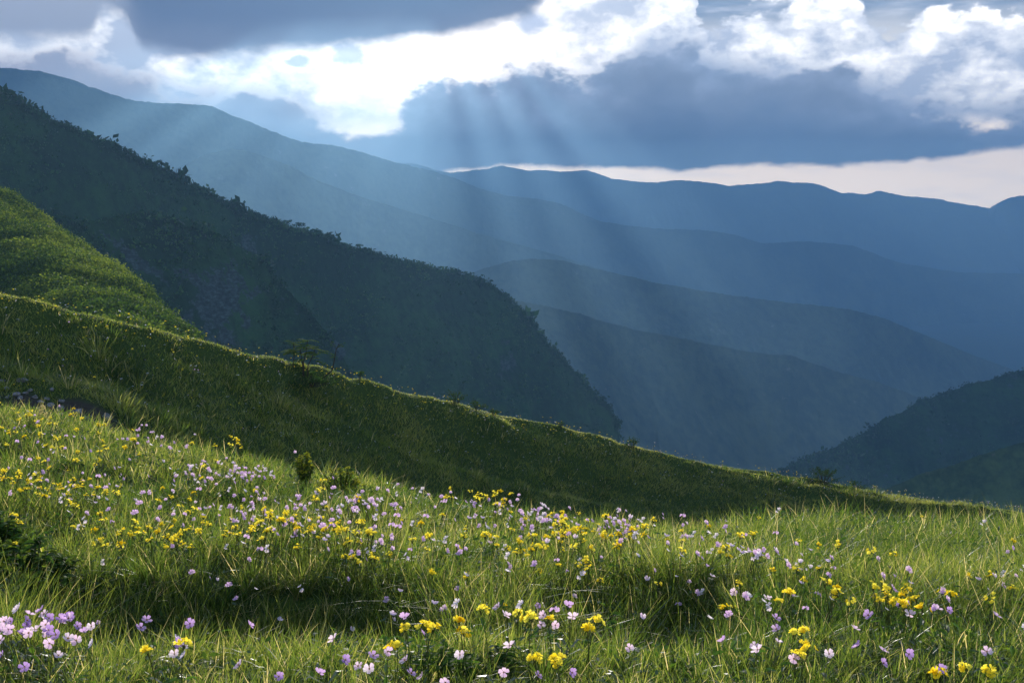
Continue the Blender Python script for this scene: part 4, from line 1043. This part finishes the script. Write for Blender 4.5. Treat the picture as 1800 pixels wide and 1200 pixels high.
leafy('leafy_plant', 1190, 1198, 'bright leafy plant at the bottom edge right of the middle', 'plant', 0.10, 0.08, 9, 6, 0.026, 0.018, 0.62, 7, lobes=0.2)
leafy('leafy_plant', 1650, 1198, 'pair of pale rounded leaves at the bottom edge near the right corner', 'plant', 0.10, 0.06, 5, 3, 0.036, 0.024, 0.72, 8)
leafy('leafy_plant', 95, 1180, 'rounded light green leaves low at the bottom left corner', 'plant', 0.18, 0.07, 9, 4, 0.028, 0.022, 0.66, 9)
leafy('leafy_plant', 960, 1120, 'clump of fresh green lobed leaves below the yellow heads right of the middle', 'plant', 0.22, 0.09, 14, 6, 0.030, 0.020, 0.42, 10, lobes=0.25)
leafy('leafy_shrub', 535, 858, 'upright leafy shrub standing tallest on the lit edge left of the middle', 'shrub', 0.20, 0.26, 22, 24, 0.026, 0.014, 0.70, 11, bunch=False, ymin=4, splay=0.8, tiphue=0.4)  # this and the next: leaf hue raised to stand for sunlit rims
leafy('leafy_shrub', 600, 872, 'rounded leafy shrub just right of the upright one on the lit edge', 'shrub', 0.34, 0.20, 34, 22, 0.025, 0.014, 0.68, 12, bunch=False, ymin=4, tiphue=0.4)
leafy('leafy_shrub', 640, 885, 'small reddish-stemmed leafy shrub at the right foot of the rounded shrub', 'shrub', 0.18, 0.14, 14, 16, 0.022, 0.013, 0.5, 13, bunch=False, ymin=4)
leafy('leafy_plant', 880, 915, 'low bright yellow-green leafy mat on the lit sward at the middle', 'plant', 0.34, 0.07, 22, 6, 0.026, 0.018, 0.72, 14, lobes=0.2, ymin=4)
leafy('leafy_plant', 690, 890, 'loose yellow-green leafy plant between the shrubs and the bright mat', 'plant', 0.26, 0.08, 16, 6, 0.024, 0.015, 0.68, 15, ymin=4)
leafy('leafy_plant', 230, 800, 'small bushy green plant in the upper lit sward at the left', 'plant', 0.14, 0.12, 10, 10, 0.018, 0.011, 0.55, 16, ymin=4)
leafy('leafy_plant', 400, 890, 'dark green leafy patch among pale flowers left of the middle', 'plant', 0.40, 0.10, 22, 7, 0.030, 0.018, 0.2, 17, lobes=0.15, ymin=4)
leafy('leafy_plant', 130, 835, 'dark green leafy patch in the upper sward near the left edge', 'plant', 0.34, 0.09, 18, 7, 0.030, 0.018, 0.22, 18, ymin=4)
leafy('leafy_plant', 1520, 1000, 'dark leafy tuft in the long grass on the right', 'plant', 0.12, 0.10, 7, 6, 0.034, 0.018, 0.25, 19, ymin=4)
# golden sprig above the bush
hp = hit(72, 1010, 0.0, 2.6)
o = bpy.data.objects.new('golden_sprig', None); COL.objects.link(o); o.location = hp
ms = MB(); ms.tube([(0, 0, 0), (0.004, 0, 0.05), (0.002, 0, 0.085)], 0.0018, 0.001, 0.6)
c = bpy.data.objects.new('stem', ms.mesh('stem', [STEM])); COL.objects.link(c); c.parent = o
for dd, L_, W_, hu in (((-0.45, -0.2, 1), 0.048, 0.018, 1.0), ((0.35, -0.1, 1), 0.050, 0.017, 0.9), ((1, 0.2, 0.45), 0.045, 0.014, 0.97), ((0.1, 0.6, 0.8), 0.036, 0.014, 0.85)):
    ml = MB(); leaf(ml, (0.002, 0, 0.08), dd, np.array([0, -1.0, 0.3]), L_, W_, hu, 6, 0, 0.3, 0.0)
    c = bpy.data.objects.new('leaf', ml.mesh('leaf', [LEAF])); COL.objects.link(c); c.parent = o
tag(o, 'golden yellow sprig of four upright leaves above the bush at the left edge', 'sprig')

# ---------------------------------------------------------------- sapling and shrubs on the far ridge
def part(nm, mb, mats, parent):
    c = bpy.data.objects.new(nm, mb.mesh(nm, mats)); COL.objects.link(c); c.parent = parent; return c
BARK = leaf_mat('dark_bark', [(0.0, (0.035, 0.028, 0.022)), (1.0, (0.07, 0.055, 0.045))], trans=0.0, gloss=0.05)
def pinnate(mb, base, d, L_, g, hue):
    d = np.asarray(d, float); d /= np.linalg.norm(d)
    side = np.cross(d, [0, 0, 1.0]); side /= np.linalg.norm(side)
    pts = [np.asarray(base) + d * L_ * u + np.array([0, 0, -0.25 * L_ * u * u]) for u in np.linspace(0, 1, 6)]
    mb.tube(pts, 0.002, 0.001, 0.2, 3)
    for k in range(1, 6):
        for sgn in (-1, 1):
            leaf(mb, pts[k], d * 0.6 + side * sgn + np.array([0, 0, 0.15]), np.array([0, 0, 1.0]), L_ * 0.40, L_ * 0.17, hue + g.normal(0, 0.1), 3)
    leaf(mb, pts[5], d, np.array([0, 0, 1.0]), L_ * 0.3, L_ * 0.11, hue, 3)
def on_ridge(px, off=0.0):
    """ground point of the bank a little below its ridge at photo column px"""
    py = float(np.interp(px, PX, YR)) + off
    h = hit(px, py + 4, 0.0, 16, 50)
    return h
hp = on_ridge(535, 24)
K_ = hp[1] / F              # metres per photo pixel here
sap = bpy.data.objects.new('rowan_sapling', None); COL.objects.link(sap); sap.location = hp
g = np.random.default_rng(5)
for (x0, x1, top) in ((-17, -17, 62), (-2, -6, 52), (6, 20, 50), (-1, 8, 66)):
    mb = MB(); tip = np.array([x1 * K_, g.normal(0, .05), top * K_])
    pts = [np.array([x0 * K_, 0, 0]), np.array([x0 * K_ * 1.1, 0, top * K_ * 0.4]), np.array([(x0 * 0.4 + x1 * 0.6) * K_, 0, top * K_ * 0.7]), tip]
    mb.tube(pts, 0.016, 0.008, 0.4, 5)
    tr_ = part('trunk', mb, [BARK], sap)
    ml = MB()
    for k in range(11):
        a = k * 1.05 + g.uniform(0, 0.6); pinnate(ml, tip - np.array([0, 0, g.uniform(-0.03, 0.28)]), (math.cos(a), math.sin(a) * 0.8, g.uniform(0.0, 0.6)), 22 * K_ * g.uniform(0.7, 1.1), g, 0.55)
    part('leaves', ml, [LEAF], tr_)
tag(sap, 'slim feathery-leaved sapling standing on the ridge left of the middle', 'sapling')
br = bpy.data.objects.new('bent_sapling', None); COL.objects.link(br); hp2 = on_ridge(560, 26); br.location = hp2
mb = MB(); pts = [np.array(p_) * K_ for p_ in ((0, 0, 0), (12, 0, 9), (25, 0, 20), (29, 0, 38), (33, 0, 58), (38, 0, 68))]
mb.tube(pts, 0.020, 0.007, 0.2, 5); tr_ = part('trunk', mb, [BARK], br)
for k0, dd in ((3, (-0.4, 0, 1)), (4, (1, 0, 0.8)), (4, (-0.7, 0.2, 1)), (2, (0.9, 0, 0.3)), (2, (-1, 0, 0.9))):
    mb = MB(); b0 = pts[k0]; e_ = b0 + np.array(dd) * 14 * K_; mb.tube([b0, (b0 + e_) / 2 + [0, 0, 2 * K_], e_], 0.004, 0.002, 0.2, 4); bo = part('branch', mb, [BARK], br)
    ml = MB()
    for q in range(16):
        a = g.uniform(0, 6.28); leaf(ml, b0 + (e_ - b0) * g.uniform(0.3, 1), (math.cos(a), math.sin(a), g.uniform(-0.2, 0.9)), np.array([0, 0, 1.0]), 0.09, 0.035, 0.3 + g.normal(0, .1), 4)
    part('leaves', ml, [LEAF], bo)
tag(br, 'dark bent branchy sapling leaning right beside the feathery one on the ridge', 'sapling')
for (px, off, w, h, nst, nlf, LL, hue, seed, lab) in (
        (545, 42, 0.95, 0.24, 40, 10, 0.055, 0.12, 31, 'dark leafy bush at the foot of the saplings on the ridge'),
        (632, 2, 0.16, 0.16, 6, 6, 0.06, 0.2, 32, 'small fan of narrow leaves on the ridge right of the saplings'),
        (802, 6, 0.50, 0.26, 16, 9, 0.05, 0.15, 33, 'dark leafy shrub on the ridge at the middle'),
        (838, 8, 0.45, 0.20, 14, 9, 0.05, 0.18, 34, 'lower dark shrub touching the right side of the ridge shrub at the middle'),
        (868, 10, 0.30, 0.14, 10, 8, 0.045, 0.2, 35, 'smallest and rightmost of the three shrubs on the middle of the ridge'),
        (1112, 6, 0.45, 0.20, 16, 10, 0.045, 0.15, 36, 'small dark shrub on the ridge right of the middle'),
        (985, 5, 0.25, 0.14, 8, 8, 0.045, 0.2, 37, 'tiny leafy tuft on the ridge between the middle and right shrubs'),
        (1448, 6, 0.95, 0.34, 40, 14, 0.045, 0.08, 38, 'round dark bush near the right end of the ridge'),
        (1500, 8, 0.6, 0.2, 20, 10, 0.045, 0.12, 39, 'low dark bush just right of the round one near the ridge end')):
    hp = on_ridge(px, off)
    if hp is None: print('miss', lab); continue
    g = np.random.default_rng(seed)
    o = bpy.data.objects.new('ridge_shrub', None); COL.objects.link(o); o.location = hp
    ms = MB(); ml = MB()
    for k in range(nst):
        a = g.uniform(0, 6.28); r = math.sqrt(g.uniform(0, 1)); tip = 1.6 * np.array([math.cos(a) * r * w / 2, math.sin(a) * r * w / 2, h * (1 - 0.6 * r * r) * g.uniform(0.8, 1.15)])
        ms.tube([tip * [0.2, 0.2, 0], tip * [0.5, 0.5, 0.6], tip], 0.006, 0.003, 0.3, 3)
        for j in range(nlf):
            aa = g.uniform(0, 6.28); leaf(ml, tip * g.uniform(0.55, 1.0) + g.normal(0, 0.02, 3), (math.cos(aa), math.sin(aa), g.uniform(-0.2, 0.7)), np.array([g.normal(0, .4), g.normal(0, .4), 1.0]), 1.5 * LL * g.uniform(.7, 1.2), LL * 0.8, hue + g.normal(0, 0.14), 3)
    part('stems', ms, [BARK], o); part('leaves', ml, [LEAF], o)
    tag(o, lab, 'shrub')

# ---------------------------------------------------------------- stones of the path
m, n, out = new_mat('grey_stone')
pos = n.new('ShaderNodeTexCoord').outputs['Object']
p = n.new('ShaderNodeBsdfPrincipled'); p.inputs['Roughness'].default_value = 0.75
n.put(p.inputs['Base Color'], n.ramp(n.noise(pos, 14.0, 7, 0.65), [(0.3, (0.05, 0.055, 0.06)), (0.5, (0.14, 0.15, 0.16)), (0.7, (0.28, 0.29, 0.31))]))
bp = n.new('ShaderNodeBump'); bp.inputs['Strength'].default_value = 0.7; bp.inputs['Distance'].default_value = 0.01
n.put(bp.inputs['Height'], n.noise(pos, 30.0, 5)); n.put(p.inputs['Normal'], bp.outputs[0]); n.put(out.inputs['Surface'], p.outputs[0])
STONES = [(5,672,11,'flat grey stone touching the left edge, highest on the path'),(39,671,18,'long dark slab highest on the stony path'),(10,684,12,'grey stone second from the top at the left edge'),(29,693,15,'smooth rounded grey stone near the left end of the path'),(14,697,10,'small pale stone below the rounded one near the left edge'),(53,687,9,'small bluish stone under the long slab'),(45,693,10,'flat stone between the rounded stone and the path middle'),(36,702,12,'flat stone below the rounded grey stone'),(62,699,11,'dark stone left of the grass plumes'),(83,702,12,'flat grey stone right behind the grass plumes'),(92,688,9,'small stone at the upper edge of the path'),(109,705,13,'bluish rounded stone at the upper right of the path'),(90,712,14,'flat dark stone in the middle of the path'),(107,719,16,'rounded stone above the lowest small one on the path'),(105,728,13,'small rounded stone at the lower edge of the path'),(137,724,21,'largest rounded stone, near the right end of the path'),(189,735,15,'upright pointed stone alone at the right end of the path'),(72,707,13,'flat stone half hidden by the grass plumes'),(125,731,9,'small stone tucked below the largest one'),(150,736,10,'small stone right of and below the largest one')]
for k, (px, py, w, lab) in enumerate(STONES):
    hp = hit(px, py, 0.01, 15.0, 26)
    if hp is None: print('stone miss', px); continue
    g = np.random.default_rng(900 + k); r = w * 0.5 * hp[1] / F * 1.15
    bm = bpy.data.meshes.new('stone'); import bmesh
    b_ = bmesh.new(); bmesh.ops.create_icosphere(b_, subdivisions=3, radius=1.0)
    co = np.array([v.co[:] for v in b_.verts]); off = g.uniform(0, 50)
    nz = fbm(co[:, 0] * 0.9 + off, co[:, 1] * 0.9 + co[:, 2] * 1.3, 3, k)
    fac = 1 + 0.28 * nz
    for ax in range(4):   # a few flattened faces as on split stone
        d = g.normal(size=3); d /= np.linalg.norm(d); pr = co @ d; co = co - np.clip(pr - 0.62, 0, 1)[:, None] * d
    co = co * fac[:, None] * np.array([r, r * g.uniform(0.7, 1.0), r * (g.uniform(0.5, 0.75) if k != 16 else 1.3)])
    for v, c in zip(b_.verts, co): v.co = c
    for f_ in b_.faces: f_.smooth = True
    b_.to_mesh(bm); b_.free(); bm.materials.append(m)
    o = bpy.data.objects.new('stone', bm); COL.objects.link(o); o.location = hp; o.rotation_euler = (0, 0, g.uniform(0, 6.28))
    tag(o, lab, 'stone', 'stones on the path')

# feathery grass plumes beside the path
def plume(px, py, hpx, lean, lab, seed):
    hp = hit(px, py, 0.0, 6.0, 12)
    k_ = hp[1] / F; g = np.random.default_rng(seed)
    o = bpy.data.objects.new('grass_plume', None); COL.objects.link(o); o.location = hp
    H = hpx * k_
    pts = [np.array([lean * H * u ** 2, 0, H * (u if u < 0.8 else 0.8 + (u - 0.8) * 0.2 - (u - 0.8) ** 2 * 4)]) for u in np.linspace(0, 1.15, 10)]
    ms = MB(); ms.tube(pts, 0.0025, 0.0012, 0.4, 3); part('stem', ms, [STRAW], o)
    mh = MB()
    for j in range(70):
        u = g.uniform(0.5, 1.0) * 9; i0 = min(8, int(u)); b0 = pts[i0] + (pts[i0 + 1] - pts[i0]) * (u - i0)
        d = g.normal(size=3); d[2] += 0.8; d /= np.linalg.norm(d)
        leaf(mh, b0, d, np.array([0.1, 1.0, 0.2]), 0.016, 0.004, g.uniform(0.3, 1), 2)
    part('seed_head', mh, [STRAW], o)
    tag(o, lab, 'grass plume', 'pale grass plumes beside the path')
STRAW = leaf_mat('dry_straw', [(0.0, (0.30, 0.24, 0.14)), (1.0, (0.62, 0.52, 0.38))], trans=0.5, gloss=0.1)
plume(70, 748, 46, 0.22, 'tallest pale drooping grass plume in front of the path stones', 1)
plume(66, 748, 34, 0.30, 'shorter pale grass plume just left of the tallest', 2)
plume(79, 748, 30, 0.15, 'pale grass plume just right of the tallest', 3)
plume(57, 745, 24, -0.2, 'shortest pale grass plume, leaning left', 4)

# ---------------------------------------------------------------- single trees along the dark crest
for k, (px, hh, lab) in enumerate(((133, 11, 'small pointed tree standing alone high on the dark crest at the left'), (283, 15, 'flat-topped tree leaning out over the dark crest above the rock face'), (300, 11, 'round small tree right of the flat-topped one on the crest'), (372, 12, 'spreading tree on the dark crest with sky under its crown'), (395, 11, 'rounded tree right of the spreading tree on the dark crest'), (508, 12, 'dense tree on the dark crest above its small gap of sky'), (528, 13, 'widest rounded tree on the middle of the dark crest'), (583, 11, 'bushy tree where the dark crest steps down'), (630, 10, 'small bushy tree on the dark crest past the step'), (745, 9, 'low tree on the right part of the dark crest'), (818, 11, 'last clear tree before the dark crest plunges'))):
    i_ = int(np.argmin(np.abs(900 + F * C0[:, 0] / C0[:, 1] - px))); P = C0[i_]; s_ = P[1] / F; H = hh * s_
    g = np.random.default_rng(700 + k)
    o = bpy.data.objects.new('crest_tree', None); COL.objects.link(o); o.location = P - np.array([0, 0, 0.4])
    mb = MB(); lean = g.normal(0, 0.15)
    mb.tube([(0, 0, 0), (lean * H * .4, 0, H * 0.4), (lean * H, 0, H * 0.85)], 0.09 * H * .5, 0.03 * H * .5, 0.3, 6)
    for q in range(5):
        a = g.uniform(0, 6.28); mb.tube([(lean * H * .5, 0, H * .5), (lean * H * .5 + math.cos(a) * H * .4, math.sin(a) * H * .4, H * (0.7 + g.uniform(0, .2)))], 0.02 * H, 0.008 * H, 0.3, 4)
    part('trunk', mb, [BARK], o)
    cc = np.array([[lean * H + g.normal(0, .28) * H, g.normal(0, .28) * H, H * g.uniform(0.62, 0.95)] for _ in range(9)])
    V, Fc, Hh = clump_mesh(cc, np.full(9, 0.26 * H), 60, 0.075 * H, 0.6, 0.7, 700 + k, 0.5, 0.25)
    c = np_mesh('crown', V, [Fc], WOOD, parent=o, attrs={'hue': Hh})
    tag(o, lab, 'tree', 'trees along the dark crest')
